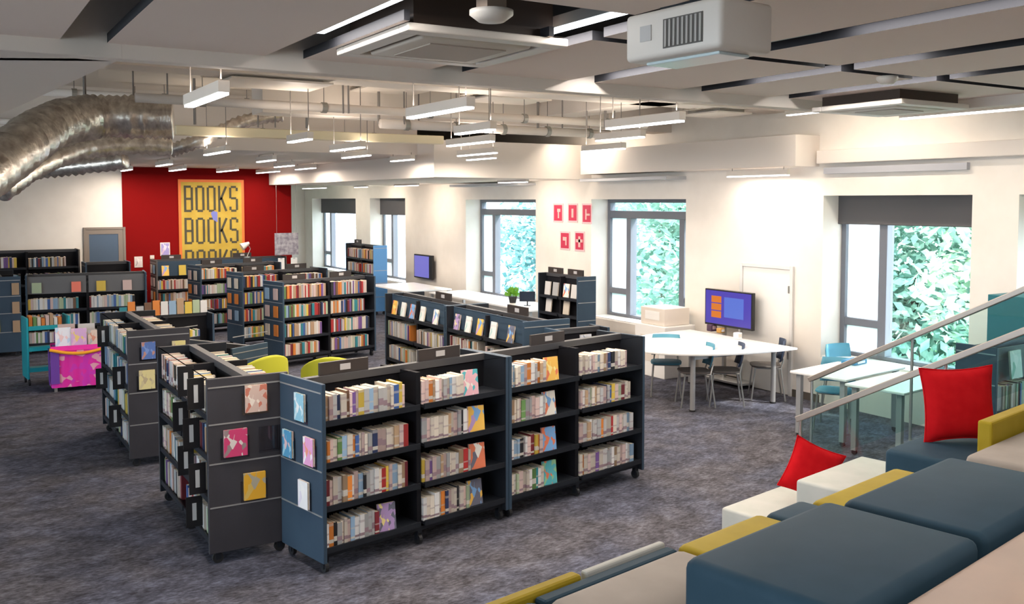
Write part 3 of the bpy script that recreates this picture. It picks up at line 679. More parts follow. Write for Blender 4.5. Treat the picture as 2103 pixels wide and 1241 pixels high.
# --- middle run facing left: two units with face-out white books on the top shelf
mid = []
for (loc, un, lab, far) in [((5.28,12.0,0),'far middle bookcase','far middle bookcase with leaflets on its top shelf, by window',1), ((5.28,10.18,0),'near middle bookcase','near middle bookcase with teal leaflets, behind the front row',0)]:
    t = bookcase('library_bookcase', lab, loc, -R(90), 1.80, sign=True, signx=.55); F = frameM(loc, -R(90)); bw = (1.8-.064)/2
    for b in (0,1):
        for k in (2,1,0):
            x0 = .036+bw*b+(.022 if b else 0); x1 = .032+bw*(b+1)-(.024 if b == 0 else .004)
            fill(F, x0, x1, .03, TIERZ[k]+.001, random.uniform(.85,.97), .23, k == 2 and not far, TN[k], ['left','right'][b], un, 'books on the middle bookcases', wts=[20,20,10,10,3,2,2,2,2,4,2,2,5,3,4,3,1,2])
            fill(F, x0, x1, .57, TIERZ[k]+.001, .8, .23, False, '', '', '', '', flip=True)
    # display board above third shelf
    MB().box(.034,1.766,.10,.112,1.10,1.36).build('display_board', PANELD, t)
    n = [3,4] if far else [3,2]
    cnt = 0
    for b in (0,1):
        for j in range([ (3,2),(3,2)][0][b]):
            cnt += 1
            x = .10+bw*b+j*(.28 if b == 0 else .38)
            mm = ART[(cnt+far*5) % 14] if cnt % 2 else artmat('leaflet_%d%d'%(far,cnt),(.75,.75,.72),(.45,.62,.58),(.82,.8,.76),3)
            faceout(F, x, .055, 1.093, .13, .19, 'leaflet %s from left displayed on the top of the %s' % (ORD[cnt], un), mm, 10, group='leaflets on the middle bookcases')
ep = bookcase('library_bookcase', 'short bookcase end standing at the near end of the middle run', (5.5,8.36-.38,0), R(0), .62, dp=.34, bays=1, sign=False, h=1.30, tiers=[.2,.55,.9])
faceout(frameM((5.5,7.98,0),0), .22, -.035, 1.05, .14, .20, 'grey framed card shown on the short bookcase end panel', artmat('card_grey',(.55,.56,.6),(.7,.62,.5),(.3,.33,.4),3), 4)

# --- back centre units
def backunit(loc, rz, L, label, h=1.37, tz=TIERZ, fillamt=(.8,.98), sign=True, wts=None, bays=2, signx=.3, dp=.6, endpan=PANELD, both=False):
    t = bookcase('library_bookcase', label, loc, rz, L, h=h, sign=sign, tiers=tz, bays=bays, signx=signx, dp=dp, panelm=endpan)
    F = frameM(loc, rz); bw = (L-.064)/bays
    for b in range(bays):
        for k in tz:
            fill(F, .036+bw*b+(.022 if b else 0), .032+bw*(b+1)-.024, .03, k+.001, random.uniform(*fillamt), .24, False, '', '', '', '', wts=wts)
    return t, F
warm = [14,8,10,7,9,9,8,5,4,5,4,3,3,6,5,4,6,3]
def endstack(F, y0s, label_un):
    # narrow end display with spines facing camera-left on the end panel
    for j, z in enumerate((.5,.8,1.08)):
        for q, y in enumerate(y0s):
            col = random.choice(['cream','pale blue','orange','pale pink'])
            M = F @ Matrix.Translation((-.01, y, z)) @ Matrix.Rotation(R(-90),4,'Z')
            o = MB().box(0,.12,-.02,-.004,0,.18).build('display_book', PLAIN[col], M=M)
            tag(o, '%s book in %s end holder, %s from top, %s one' % (col, label_un, ORD[3-j], ['rear','front'][q]), 'book', 'books shown face out on end panels')
bu = [((4.62,14.45,0), R(13), 1.80, 'centre bookcase with blue-grey end panel, nearest of the four staggered ones', 'nearest staggered'),
      ((4.62,16.75,0), R(12), 1.78, 'second of the four staggered bookcases, counting from the front', 'second staggered'),
      ((4.42,19.0,0), R(11), 1.78, 'third of the four staggered bookcases, right of the teal ottoman', 'third staggered')]
for (loc, rz, L, lab, un) in bu:
    t, F = backunit(loc, rz, L, lab, wts=warm, signx=[.1,.6]); endstack(F, [.50,.24], un)
t, F9 = backunit((4.02,21.25,0), R(1), 2.9, 'rearmost bookcase against the red wall below the yellow poster', wts=warm, bays=3, signx=[.06,.6], tz=[.18,.45,.72], endpan=mat('brownish_panel',(.09,.08,.075),.6))
MB().box(.034,2.866,.06,.075,1.02,1.34).build('display_board', PANELD, t)
for j in range(7):
    faceout(F9, .12+j*.36, .01, 1.03, .15, .22, 'cover %s from left on top of the rearmost bookcase under the poster' % ORD[j+1], [ART[3],PLAIN['yellow'],PLAIN['cream'],PLAIN['pale pink'],PLAIN['white'],PLAIN['cream'],ART[5]][j], 6, group='covers along the rearmost bookcase top')
endstack(F9, [.45,.2], 'rearmost bookcase')

# --- far left units
l0, Fl0 = None, None
t = bookcase('library_bookcase', 'blue-grey bookcase cut by the left edge of the picture', (.60,19.75,0), -R(90), 1.78)
F = frameM((.60,19.75,0), -R(90))
for (yy, z, col, lab) in [(.03,.72,'cream','cream cover at the far left edge end panel, middle'),(.46,1.06,'tan','tan cover at top right of the left edge end panel'),(.46,.74,'tan','tan cover mid right of the left edge end panel'),(.16,.44,'yellow','pale yellow cover low on the left edge end panel'),(.46,.42,'tan','tan cover low right of the left edge end panel'),(.1,1.06,'navy','navy cover top of the left edge end panel')]:
    M = F @ Matrix.Translation((1.788, yy, z)) @ Matrix.Rotation(R(90),4,'Z')
    o = MB().box(0,.11,-.022,-.006,0,.20).build('display_book', PLAIN[col], M=M); tag(o, lab, 'book', 'books shown face out on end panels')
for b in (0,1):
    for k in TIERZ: fill(F, .036+.85*b, .85+.85*b, .03, k+.001, .9, .23, False, '', '', '', '')
t, F = backunit((1.27,18.05,0), R(-6), 1.95, 'left bookcase with colourful cards along its top and white books below', tz=[.18,.48,.76], wts=coolw, sign=False)
MB().box(.034,1.916,.06,.075,1.04,1.34).build('display_board', mat('grey_board',(.12,.12,.125),.6), t)
for j, (x, m) in enumerate([(.10,PLAIN['pale green']),(.72,mat('card_coral',(.75,.18,.12),.6)),(1.12,PLAIN['yellow']),(1.55,PLAIN['pale pink'])]):
    faceout(F, x, .01, 1.06, .15, .18, ['pale green','coral red','yellow','pale pink'][j]+' card displayed along the top of the left bookcase', m, 6, group='cards on the left bookcase')
backunit((.55,20.6,0), 0, 1.9, 'tall brown bookcase behind the left ones, against the cream wall', h=1.68, tz=[.3,.65,1.0,1.34], wts=warm, sign=False, endpan=mat('brown_panel',(.11,.09,.075),.6))
backunit((2.5,20.3,0), 0, .85, 'short brown-grey bookcase in front of the glass door', h=1.42, bays=1, tz=[.3,.65,1.0], wts=warm, sign=False)
# low browser with upright picture books on top, behind the second left bookcase
t, F = backunit((2.15,14.1,0), R(4), 1.35, 'low dark browser box topped with upright picture books', h=.98, tz=[.18,.55], wts=coolw, sign=False)
for j in range(11):
    c = ['teal','orange','pale grey','brown','orange','white','pale blue','tan','yellow','pale green','white'][j]
    h = random.uniform(.14,.24); M = F @ Matrix.Translation((.06+j*.115, .2, .981)) @ Matrix.Rotation(R(random.uniform(-6,6)),4,'Z')
    o = MB().box(0,.1,0,.004,0,h).box(0,.1,.02,.024,0,h).box(0,.004,.004,.02,0,h).build('book', PLAIN[c], M=M); tag(o, '%s picture book, %s from left, standing on the low browser box' % (c, ORD[j+1]), 'book', 'picture books on the low browser')
    MB().box(.005,.096,.005,.019,.002,h-.004).build('pages', PAGES, o)
t, F = backunit((2.35,12.2,0), -R(60), 1.2, 'low sloping dark browser behind the second left bookcase', h=.90, tz=[.18,.5], wts=coolw, sign=False)

# --- window-side bookcases
t, F = backunit((8.6,13.2,0), -R(90), 1.15, 'dark slate bookcase against the window wall beneath the red cards', h=1.45, dp=.36, tz=[.2,.5,.8,1.08], fillamt=(.0,.05), wts=coolw, bays=2, signx=[.05,.55])
for j, (x, z) in enumerate([(.12,1.09),(.35,1.09),(.66,1.09),(.88,1.09),(.66,.81),(.15,.81)]):
    faceout(F, x, .05, z+.004, .16, .22, '%s white cover on the slate bookcase by the window wall' % ['leftmost top','second top','third top','rightmost top','lower right','lower left'][j], [PLAIN['white'],PLAIN['pale grey'],ART[7],PLAIN['white'],PLAIN['cream'],PLAIN['white']][j], 6, group='white covers on the slate bookcase')
bt, F = backunit((8.6,21.9,0), -R(90), 1.75, 'tall bookcase with blue end panel between the far windows', h=1.62, dp=.34, tz=[.3,.62,.95,1.28], wts=warm, sign=True, signx=.1, endpan=mat('sky_blue_panel',(.10,.30,.62),.5))
# right-hand bookcase behind the glass
t, F = backunit((7.85,4.72,0), R(3), 1.80, 'dark bookcase behind the glass balustrade at the right edge', tz=[.18,.48,.79], sign=False, dp=.38, wts=[24,16,8,10,3,2,3,2,2,4,4,3,6,3,2,3,3,2])
MB().box(.034,1.766,.08,.095,1.04,1.34).build('display_board', mat('olive_board',(.05,.055,.05),.6), t)
for j, (x, m) in enumerate([(.30,artmat('card_green',(.6,.62,.5),(.15,.35,.2),(.75,.72,.6),3)),(.88,artmat('card_peach',(.75,.35,.22),(.7,.55,.4),(.5,.3,.2),3)),(1.3,ART[9])]):
    faceout(F, x, .02, 1.06, .19, .25, ['green and cream card','peach coloured card','patterned card'][j]+' displayed on the bookcase behind the balustrade', m, 6, group='cards on the right bookcase')
cb = thing('teal_cupboard', 'teal cupboard in the right edge behind the handrails', 'cupboard', (9.12,5.2,0))
MB().box(0,.6,0,.4,.05,1.70).build('body', mat('dark_teal_paint',(.01,.14,.17),.5), cb, bevel=.006)
MB().box(.01,.295,-.015,-.001,.08,1.67).build('cupboard_door', mat('dark_teal_door',(.012,.16,.19),.5), cb); MB().box(.305,.59,-.015,-.001,.08,1.67).build('cupboard_door', mat('dark_teal_door2',(.012,.16,.19),.5), cb)
MB().box(.05,.55,.05,.35,0,.05).build('plinth', RUBBER, cb)

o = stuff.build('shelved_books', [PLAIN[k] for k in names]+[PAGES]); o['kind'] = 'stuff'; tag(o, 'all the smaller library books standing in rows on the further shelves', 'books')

# ------------------------------------------------------------------ poster wall
pt = thing('wall_poster', 'tall yellow poster reading BOOKS in stacked rows on the red wall', 'poster', (4.68, YB-.035, .9))
MB().box(0,1.48,-.02,0,0,2.24).build('border', mat('orange_border',(.70,.16,.03),.6), pt)
MB().box(.06,1.42,-.024,-.0205,.06,2.18).build('sheet', YPOST, pt)
def letter(mb, ch, x, z, w, h, s):
    y0, y1 = -.028, -.0245
    def b(x0,x1,z0,z1): mb.box(x+x0,x+x1,y0,y1,z+z0,z+z1)
    def diag(xa,za,xb,zb):
        d = Vector((xb-xa,0,zb-za)).normalized(); n_ = Vector((-d.z,0,d.x))*s/2
        pts = [Vector((x+xa,0,z+za))+n_, Vector((x+xa,0,z+za))-n_, Vector((x+xb,0,z+zb))-n_, Vector((x+xb,0,z+zb))+n_]
        v = [(p.x,y0,p.z) for p in pts]+[(p.x,y1,p.z) for p in pts]
        mb.add(v, [(0,1,2,3),(7,6,5,4),(0,4,5,1),(1,5,6,2),(2,6,7,3),(3,7,4,0)])
    c = s*.8
    if ch in 'BO':
        b(0,s,c if ch == 'O' else 0,h-(c if ch == 'O' else 0)); b(w-s,w,c,h-c); b(c if ch == 'O' else s,w-c,0,s); b(c if ch == 'O' else s,w-c,h-s,h)
        if ch == 'B': b(s,w-c,h*.5-s/2,h*.5+s/2)
    if ch == 'K': b(0,s,0,h); diag(s,h*.45,w-s*.3,h-s*.3); diag(s*1.4,h*.55,w-s*.3,s*.3)
    if ch == 'S': b(c,w-c,h-s,h); b(0,s,h*.52,h-c); b(w-s,w,h*.8,h-c); b(c,w-c,h*.48,h*.48+s); b(w-s,w,c,h*.5); b(c,w-c,0,s); b(0,s,c,h*.2)
mb = MB()
for r in range(3):
    for i, ch in enumerate('BOOKS'): letter(mb, ch, .12+i*.254, 1.50-r*.73, .20, .60, .050)
mb.build('lettering', INK, pt)
bf = MB().add([(0,-.03,0),(.10,-.03,-.02),(.10,-.03,-.26),(0,-.03,-.20),(-.05,-.03,-.05)], [(0,1,2,3,4)])
o = bf.build('blue_figure', mat('poster_blue',(.16,.18,.50),.7), pt); o.location = (.76,0,1.52)
def sheet(x, z, w, h, label, m, y=YB-.034, name='notice', cat='notice'):
    t = thing(name, label, cat, (x,y,z)); MB().box(0,w,-.006,0,0,h).build('backing', WPLAS, t); MB().box(.02,w-.02,-.009,-.0065,.02,h-.02).build('print', m, t); return t
sheet(4.27,1.42,.21,.30,'small purple framed notice on the red wall left of the poster',artmat('n1',(.35,.3,.6),(.6,.45,.6),(.7,.65,.75),3))
sheet(3.72,1.18,.17,.24,'small white notice low on the red wall near the glass door',artmat('n2',(.7,.6,.6),(.45,.4,.4),(.8,.75,.72),3))
sheet(4.05,1.36,.09,.08,'tiny pale switch plate on the red wall',WPLAS,name='switch_plate',cat='switch')
t = thing('hanging_banner', 'grey patterned square banner hanging in front of the red wall', 'banner', (6.55,21.0,1.42)); MB().box(0,.55,0,.012,0,.50).build('cloth', nmat('grey_print',(.20,.18,.22),(.45,.42,.45),12,.8), t)
for x in (.05,.5): MB().tube([(x,.006,.5),(x,.006,1.98)], .003, 5).build('cord', RODM, t)
for j, x in enumerate((6.62,6.92)):
    t = thing('white_paper_sheet', '%s white paper sheet below the grey hanging banner' % ['left','right'][j], 'paper', (x,21.0,1.36-.27+.0)); MB().box(0,.15,0,.006,0,.26).build('sheet', WHITE, t); MB().box(.05,.10,-.004,0,.235,.26).build('clip', CHROME, t)
t = thing('desk_lamp', 'white desk lamp head above the rear bookcases, before red wall', 'lamp', (6.0,21.3,1.37)); MB().tube([(0,0,0),(0,0,.02)],.07,14).build('base', CHROME, t); MB().tube([(0,0,.02),(.08,0,.20),(.02,0,.30)],.008,6).build('arm', CHROME, t); MB().tube([(.05,0,.33),(-.12,0,.24)],[.03,.09],14).build('lamp_shade', WPLAS, t)

# five red cards
RC = mat('crimson_card',(.55,.03,.08),.6); RC2 = mat('card_figure_pink',(.75,.45,.42),.6); RCB = mat('card_border_pink',(.80,.50,.52),.6)
cards = [(1136,418,1156,457,'leftmost red card in the upper row on the white wall','n'),(1166,418,1186,457,'middle red card in the upper row on the white wall','i'),(1195,418,1215,460,'rightmost red card in the upper row on the white wall','f'),(1150,475,1170,514,'left red card in the lower row on the white wall','a'),(1180,475,1200,517,'right red card in the lower row on the white wall','t')]
def onwall(px, py, X):
    r = ray(px, py); t = X/r[0]; return (t*r[1], EYE+t*r[2])
for (x0,y0,x1,y1,lab,f) in cards:
    ya, za = onwall(x0,y0,XW-.01); yb, zb = onwall(x1,y1,XW-.01)
    t = thing('red_card', lab, 'card', (XW-.002, yb, zb), 0, 'red cards on the white wall'); w = ya-yb; h = za-zb
    MB().box(-.006,0,0,w,0,h).build('border', RCB, t); MB().box(-.009,-.0065,.03,w-.03,.03,h-.03).build('card_face', RC, t)
    m = MB(); c = w/2
    if f == 'n': m.box(-.012,-.0095,c-.08,c+.02,h*.55,h*.72).box(-.012,-.0095,c-.04,c,h*.22,h*.55)
    if f == 'i': m.box(-.012,-.0095,c-.03,c+.03,h*.25,h*.72)
    if f == 'f': m.box(-.012,-.0095,c,c+.04,h*.2,h*.72).box(-.012,-.0095,c-.1,c,h*.4,h*.5)
    if f == 'a': m.box(-.012,-.0095,c-.06,c+.06,h*.5,h*.7).box(-.012,-.0095,c-.06,c-.02,h*.25,h*.5)
    if f == 't': m.box(-.012,-.0095,c-.03,c+.03,h*.2,h*.75).box(-.012,-.0095,c-.10,c+.10,h*.45,h*.6)
    m.build('figure', RC2, t)

# ------------------------------------------------------------------ reading table, television, chairs
tb = thing('reading_table', 'large white half-round table beside the white door and television', 'table', (8.6,9.4,0))
pts = []
for k in range(33):
    a = R(90)+R(180)*k/32; pts.append((.88+1.88*math.copysign(abs(math.cos(a))**.8, math.cos(a)), 1.02*math.copysign(abs(math.sin(a))**.9, math.sin(a))))
MB().prism(pts, .722, .75).build('table_top', WHITE, tb, bevel=.008)
for (x, y) in [(8.06,8.80),(8.1,9.95),(9.3,8.62),(9.3,10.2)]:
    l = MB().tube([(x-8.6,y-9.4,.0),(x-8.6,y-9.4,.72)], .032, 14).build('leg', SILVERLEG, tb, smooth=False); MB().tube([(x-8.6,y-9.4,0),(x-8.6,y-9.4,.02)], .04, 12).build('foot_glide', RUBBER, l)
MB().box(-.5,.7,-.55,-.51,.64,.72).build('apron', SILVERLEG, tb); MB().box(-.5,.7,.51,.55,.64,.72).build('apron', SILVERLEG, tb)

tv = thing('television_stand', 'television showing blue slide on a mobile stand behind the white table', 'television', (9.66, 10.27, 0), -R(90))
MB().box(0,.94,-.03,.03,.84,1.37).build('casing', mat('tv_black',(.01,.01,.012),.3), tv, bevel=.006)
MB().box(.02,.92,-.033,-.0305,.87,1.35).build('screen', SCREEN, tv)
[MB().box(.14,.34,-.036,-.0335,.96+.11*q,1.055+.11*q).build('screen_image', SCREEN3, tv) for q in range(3)]; MB().box(.40,.78,-.036,-.0335,.98,1.27).build('screen_image', SCREEN2, tv)
for x in (.30,.62): MB().box(x,x+.04,.03,.08,.09,1.3).build('column', CHROME, tv)
MB().box(.1,.82,-.10,.16,.05,.09).build('base', SILVERLEG, tv, bevel=.01); MB().box(.2,.72,.08,.17,.62,.64).build('equipment_shelf', SILVERLEG, tv)
for x in (.14,.78):
    for y in (-.06,.12): MB().tube([(x-.012,y,.025),(x+.012,y,.025)],.025,10).build('castor', RUBBER, tv)

CH = mat('dark_blue_seat',(.03,.05,.10),.5); CHB = mat('brown_grey_seat',(.13,.11,.10),.5); CHBL = mat('light_blue_seat',(.08,.30,.42),.5)
def make_chair(label, seatm, backm):
    t = thing('cafe_chair', label, 'chair')
    # seat: rounded shell
    sp = []
    for k in range(16):
        a = 2*math.pi*k/16; sp.append((.21*math.copysign(abs(math.cos(a))**.5, math.cos(a)), .20*math.copysign(abs(math.sin(a))**.5, math.sin(a))))
    MB().prism(sp, .44, .462).build('seat', seatm, t, bevel=.006)
    mb = MB(); n = 8; rows = [(-.20,.52),(-.225,.60),(-.245,.72),(-.25,.80)]
    for (yy, z) in rows:
        for i in range(n+1):
            u = -1+2*i/n; mb.v.append((u*.20*(1-.08*(z > .78)), yy+.05*u*u, z))
    for (yy, z) in rows:
        for i in range(n+1):
            u = -1+2*i/n; mb.v.append((u*.20*(1-.08*(z > .78)), yy+.05*u*u-.014, z))
    N = (n+1)*len(rows)
    for r in range(len(rows)-1):
        for i in range(n):
            a = r*(n+1)+i; mb.f.append((a,a+1,a+n+2,a+n+1)); mb.m.append(0); mb.f.append((a+N+n+1,a+N+n+2,a+N+1,a+N)); mb.m.append(0)
    top = (len(rows)-1)*(n+1)
    for i in range(n):
        mb.f.append((top+i,top+i+1,top+i+1+N,top+i+N)); mb.m.append(0); mb.f.append((i+N,i+1+N,i+1,i)); mb.m.append(0)
    for r in range(len(rows)-1):
        a = r*(n+1); b = a+n; mb.f.append((a+n+1,a+n+1+N,a+N,a)); mb.m.append(0); mb.f.append((b,b+N,b+n+1+N,b+n+1)); mb.m.append(0)
    mb.build('backrest', backm, t, smooth=True)
    for s in (-1,1):
        MB().tube([(s*.20,.20,0),(s*.17,.15,.43)], .011, 8).build('leg', CHROME, t); MB().tube([(s*.20,-.24,0),(s*.17,-.18,.43),(s*.15,-.215,.56)], .011, 8).build('leg', CHROME, t)
    MB().tube([(-.17,.15,.43),(.17,.15,.43)],.010,8).tube([(-.17,-.18,.43),(.17,-.18,.43)],.010,8).tube([(-.17,-.18,.43),(-.17,.15,.43)],.010,8).tube([(.17,-.18,.43),(.17,.15,.43)],.010,8).build('seat_frame', CHROME, t)
    return t
cs = [((1487,758),52,'chair with dark brown seat and navy back tucked at the near table edge',CHB,CH),((1572,748),50,'chair at the right end of the white table, by the door',CHB,CH),((1368,742),140,'blue-seated chair at the left rounded end of the white table',CHBL,CHBL),((1392,690),180,'dark-backed chair on the far side of the white table',CH,CH),((1425,760),60,'blue-grey seated chair half under the table beside the front leg',CHB,CHBL)]
for (pp, rz, lab, sm, bm) in cs:
    x, y = at(*pp, .46); c = make_chair(lab, sm, bm); c.location = (x, y, 0); c.rotation_euler = (0,0,R(rz))
# things on and behind the table
def boxthing(name, label, cat, x, y, z, w, d, h, m, rz=0, part=None):
    t = thing(name, label, cat, (x,y,z), R(rz)); MB().box(-w/2,w/2,-d/2,d/2,0,h).build('body', m, t, bevel=min(.01,h/5))
    if part: MB().box(-w*.3,w*.3,-d/2-.004,-d/2,h*.3,h*.8).build(part[0], part[1], t)
    return t
x, y = at(1462,680,.75); boxthing('storage_tin','small dark purple tin on the table under the television','tin',x,y,.75,.12,.10,.10,mat('plum',(.08,.04,.08),.5),0,('tin_label',mat('mauve',(.5,.35,.42),.5)))
x, y = at(1480,684,.75); boxthing('pencil_pot','small orange pot on the table under the television','pot',x,y,.75,.09,.09,.07,mat('orange_pot',(.6,.33,.08),.5),0,('pot_band',WHITE))
x, y = 9.38, 9.35; boxthing('tissue_box','small white box on the table edge near the television','box',x,y,.75,.09,.09,.09,WHITE,0,('box_print',WPLAS))
pr = boxthing('printer','white printer on a cabinet under the middle window','printer',9.45,10.95,.78,.55,.5,.26,WPLAS,-90,('paper_tray',WHITE))
boxthing('low_cabinet','white low cabinet carrying the printer by the window','cabinet',9.45,10.95,.0,.7,.6,.779,WHITE,-90,('cabinet_door',WPLAS))

# desks along the far windows
def desk(x0, x1, y0, y1, label):
    t = thing('window_desk', label, 'desk', (x0,y0,0)); w, d = x1-x0, y1-y0
    MB().box(0,w,0,d,.72,.75).build('desk_top', WHITE, t, bevel=.004)
    for (a, b) in ((.05,.05),(w-.05,.05),(.05,d-.05),(w-.05,d-.05)): MB().box(a-.025,a+.025,b-.025,b+.025,0,.72).build('leg', SILVERLEG, t)
    return t
desk(8.75,9.6,13.7,17.6,'long white desk under the window left of the red cards')
desk(8.4,9.5,18.0,19.9,'white desk between the far windows below the wall screen')
t = thing('wall_screen','small wall screen with purple-blue picture between the far windows','television',(9.78,20.35,.83),-R(90))
MB().box(0,.95,-.06,.0,0,.56).build('casing', mat('tv_black2',(.012,.012,.014),.4), t, bevel=.006); MB().box(.03,.80,-.063,-.0605,.03,.53).build('screen', mat('violet_screen',(.02,.02,.1),.3,emit=(.12,.11,.36),es=1.0), t)
MB().box(.2,.7,.0,.055,.1,.4).build('wall_bracket', DARK, t)
x, y = at(1053,622,.75)
t = thing('potted_plant','small bright green plant in a dark pot on the window desk','plant',(x,y,.75)); MB().tube([(0,0,0),(0,0,.12)],[.06,.085],14).build('pot', RUBBER, t)
mb = MB(); rnd = random.Random(5)
for _ in range(160):
    a = rnd.uniform(0,6.28); e_ = rnd.uniform(.1,1.4); r_ = rnd.uniform(.07,.17); p = Vector((math.cos(a)*math.cos(e_)*r_, math.sin(a)*math.cos(e_)*r_, .12+math.sin(e_)*r_)); u = p-Vector((0,0,.1)); u.normalize(); w_ = u.cross(Vector((rnd.random(),rnd.random(),rnd.random()))).normalized()
    mb.add([tuple(p-u*.04),tuple(p+w_*.018),tuple(p+u*.04),tuple(p-w_*.018)],[(0,1,2,3)])
mb.build('foliage', mat('bright_leaf',(.16,.42,.03),.6), t)
def monitor(px, py, lab, rz, z=.75):
    x, y = at(px, py, z); t = thing('computer_monitor', lab, 'monitor', (x,y,z), R(rz))
    MB().box(-.24,.24,-.015,.015,.12,.42).build('casing', RUBBER, t, bevel=.004); MB().box(-.22,.22,-.018,-.0155,.14,.40).build('screen', mat('screen_dark',(.02,.03,.05),.2), t)
    MB().box(-.02,.02,.0,.03,.01,.2).box(-.1,.1,-.07,.07,0,.012).build('stand', RUBBER, t); return t
monitor(1083,628,'black computer monitor right of the potted plant',-38).scale = (.6,.6,.62)

# second table group behind the glass
def rect_table(cx, cy, w, d, rz, label, legr=.028):
    t = thing('rectangular_table', label, 'table', (cx,cy,0), rz)
    MB().box(-w/2,w/2,-d/2,d/2,.722,.75).build('table_top', WHITE, t, bevel=.008)
    for sx in (-1,1):
        for sy in (-1,1):
            l = MB().box(sx*(w/2-.08)-legr,sx*(w/2-.08)+legr,sy*(d/2-.08)-legr,sy*(d/2-.08)+legr,.05,.722).build('leg', SILVERLEG, t)
            MB().tube([(sx*(w/2-.08)-.012,sy*(d/2-.08),.028),(sx*(w/2-.08)+.012,sy*(d/2-.08),.028)],.028,10).build('castor', RUBBER, l)
rect_table(8.78,7.02,1.25,.7,R(8),'white table on castors behind the glass, nearer the window')
rect_table(8.62,6.22,1.1,.65,R(8),'white table on castors behind the glass, nearer the handrail')
x, y = at(1754,747,.75); boxthing('blue_tray','flat blue tray lying on the white table behind the glass','tray',x,y,.75,.28,.18,.05,mat('blue_tray_paint',(.03,.22,.42),.5),10,('tray_label',WHITE))
for pp, rz, lab in [((1715,800),120,'light blue chair left of the tables behind the glass'),((1742,765),170,'blue chair pushed under the table behind the glass')]:
    x, y = at(*pp,.46); c = make_chair(lab, CHBL, CHBL); c.location = (x,y,0); c.rotation_euler = (0,0,R(rz))

# ------------------------------------------------------------------ left: book trolley and pink book bin
tr = thing('book_trolley','teal metal book trolley beside the pink draped book bin','trolley',(1.05,14.95,0),R(5))
for x in (0,.55): MB().box(x,x+.03,0,.42,.1,.98).build('side_frame', TEALP, tr, bevel=.008)
for z in (.2,.50,.80): MB().box(.03,.55,.01,.41,z,z+.02).box(.03,.55,.0,.02,z,z+.06).build('shelf', TEALP, tr)
for x in (.03,.55):
    for y in (.05,.37): MB().tube([(x-.012,y,.045),(x+.012,y,.045)],.045,12).box(x-.008,x+.008,y-.01,y+.01,.05,.12).build('castor', RUBBER, tr)
Ft = frameM((1.05,14.95,0),R(5))
for k, c in enumerate(['orange','green','cream','orange','pale pink','tan','white','orange']):
    h = random.uniform(.13,.2); M = Ft @ Matrix.Translation((.05+k*.055,.08,.82)); o = MB().box(0,.045,0,.15,0,h).build('book', PLAIN[c], M=M); tag(o, '%s book on the teal trolley top shelf, %s from left' % (c, ORD[k+1]), 'book', 'books on the teal trolley')
cx, cy = at(107,795,0); dx, dy = at(207,790,0)
bn = thing('book_bin','book bin draped in bright pink cloth with orange garland','book bin',(1.30,14.30,0),R(-4))
PINK = artmat('pink_patterned_cloth',(.72,.02,.35),(.62,.03,.45),(.75,.35,.45),9); PURP = mat('violet_cloth',(.14,.04,.32),.7)
n = 28; mb = MB()
def skirt(mb, w, d, z0, z1, amp):
    per = []
    for s in range(4):
        for k in range(n):
            t_ = k/n; per.append([( w*t_,0),(w,d*t_),(w*(1-t_),d),(0,d*(1-t_))][s])
    N = len(per)
    for j, z in enumerate((z0,(z0+z1)/2,z1)):
        for i, (x, y) in enumerate(per):
            f = amp*(2-j)/2*math.sin(i*1.3); cx_, cy_ = w/2, d/2; v = Vector((x-cx_,y-cy_)); l = v.length; v = v*(1+f/l); mb.v.append((v.x+cx_, v.y+cy_, z))
    for j in range(2):
        for i in range(N): a = j*N+i; b = j*N+(i+1)%N; mb.f.append((a,b,b+N,a+N)); mb.m.append(0)
skirt(mb, .72, .5, .06, .62, .012); mb.build('pink_cloth', PINK, bn, smooth=True)
MB().box(.02,.70,.02,.48,.45,.60).build('bin_tray', PURP, bn); mb = MB().box(-.012,.10,-.02,-.012,.12,.58).box(-.03,-.018,.02,.46,.1,.56); mb.build('violet_panel', PURP, bn)
mb = MB(); g = [(-.02+.76*k/40, -.03, .60-.07*math.sin(math.pi*((k/40*1.0) % 1.0))) for k in range(41)]; mb.tube(g, .022, 8); mb.build('garland', mat('orange_garland',(.85,.36,.02),.8), bn)
MB().box(-.005,.725,-.012,.0,.575,.64).build('rim', mat('hot_pink_rim',(.85,.03,.38),.6), bn)
for (x, y) in ((.05,.05),(.67,.05),(.05,.45),(.67,.45)): MB().box(x-.02,x+.02,y-.02,y+.02,0,.45).build('leg', CHROME, bn)
Fb = frameM((1.30,14.30,0),R(-4))
for k, (x, y, w, h, m, lab) in enumerate([(.06,.12,.20,.30,artmat('bb1',(.8,.8,.85),(.55,.7,.85),(.85,.6,.6),4),'white and blue picture book standing at left in the pink bin'),(.26,.10,.20,.28,artmat('bb2',(.65,.4,.65),(.75,.5,.6),(.8,.6,.2),4),'lilac picture book standing in the middle of the pink bin'),(.48,.13,.18,.24,artmat('bb3',(.75,.6,.5),(.5,.5,.5),(.7,.3,.2),4),'beige picture book standing at right in the pink bin'),(.10,.26,.22,.33,PLAIN['pale pink'],'pale pink picture book at the back left of the pink bin'),(.36,.28,.22,.32,PLAIN['white'],'white picture book at the back right of the pink bin')]):
    faceout(Fb, x, y, .602, w, h-.02, lab, m, 4, group='picture books in the pink bin')

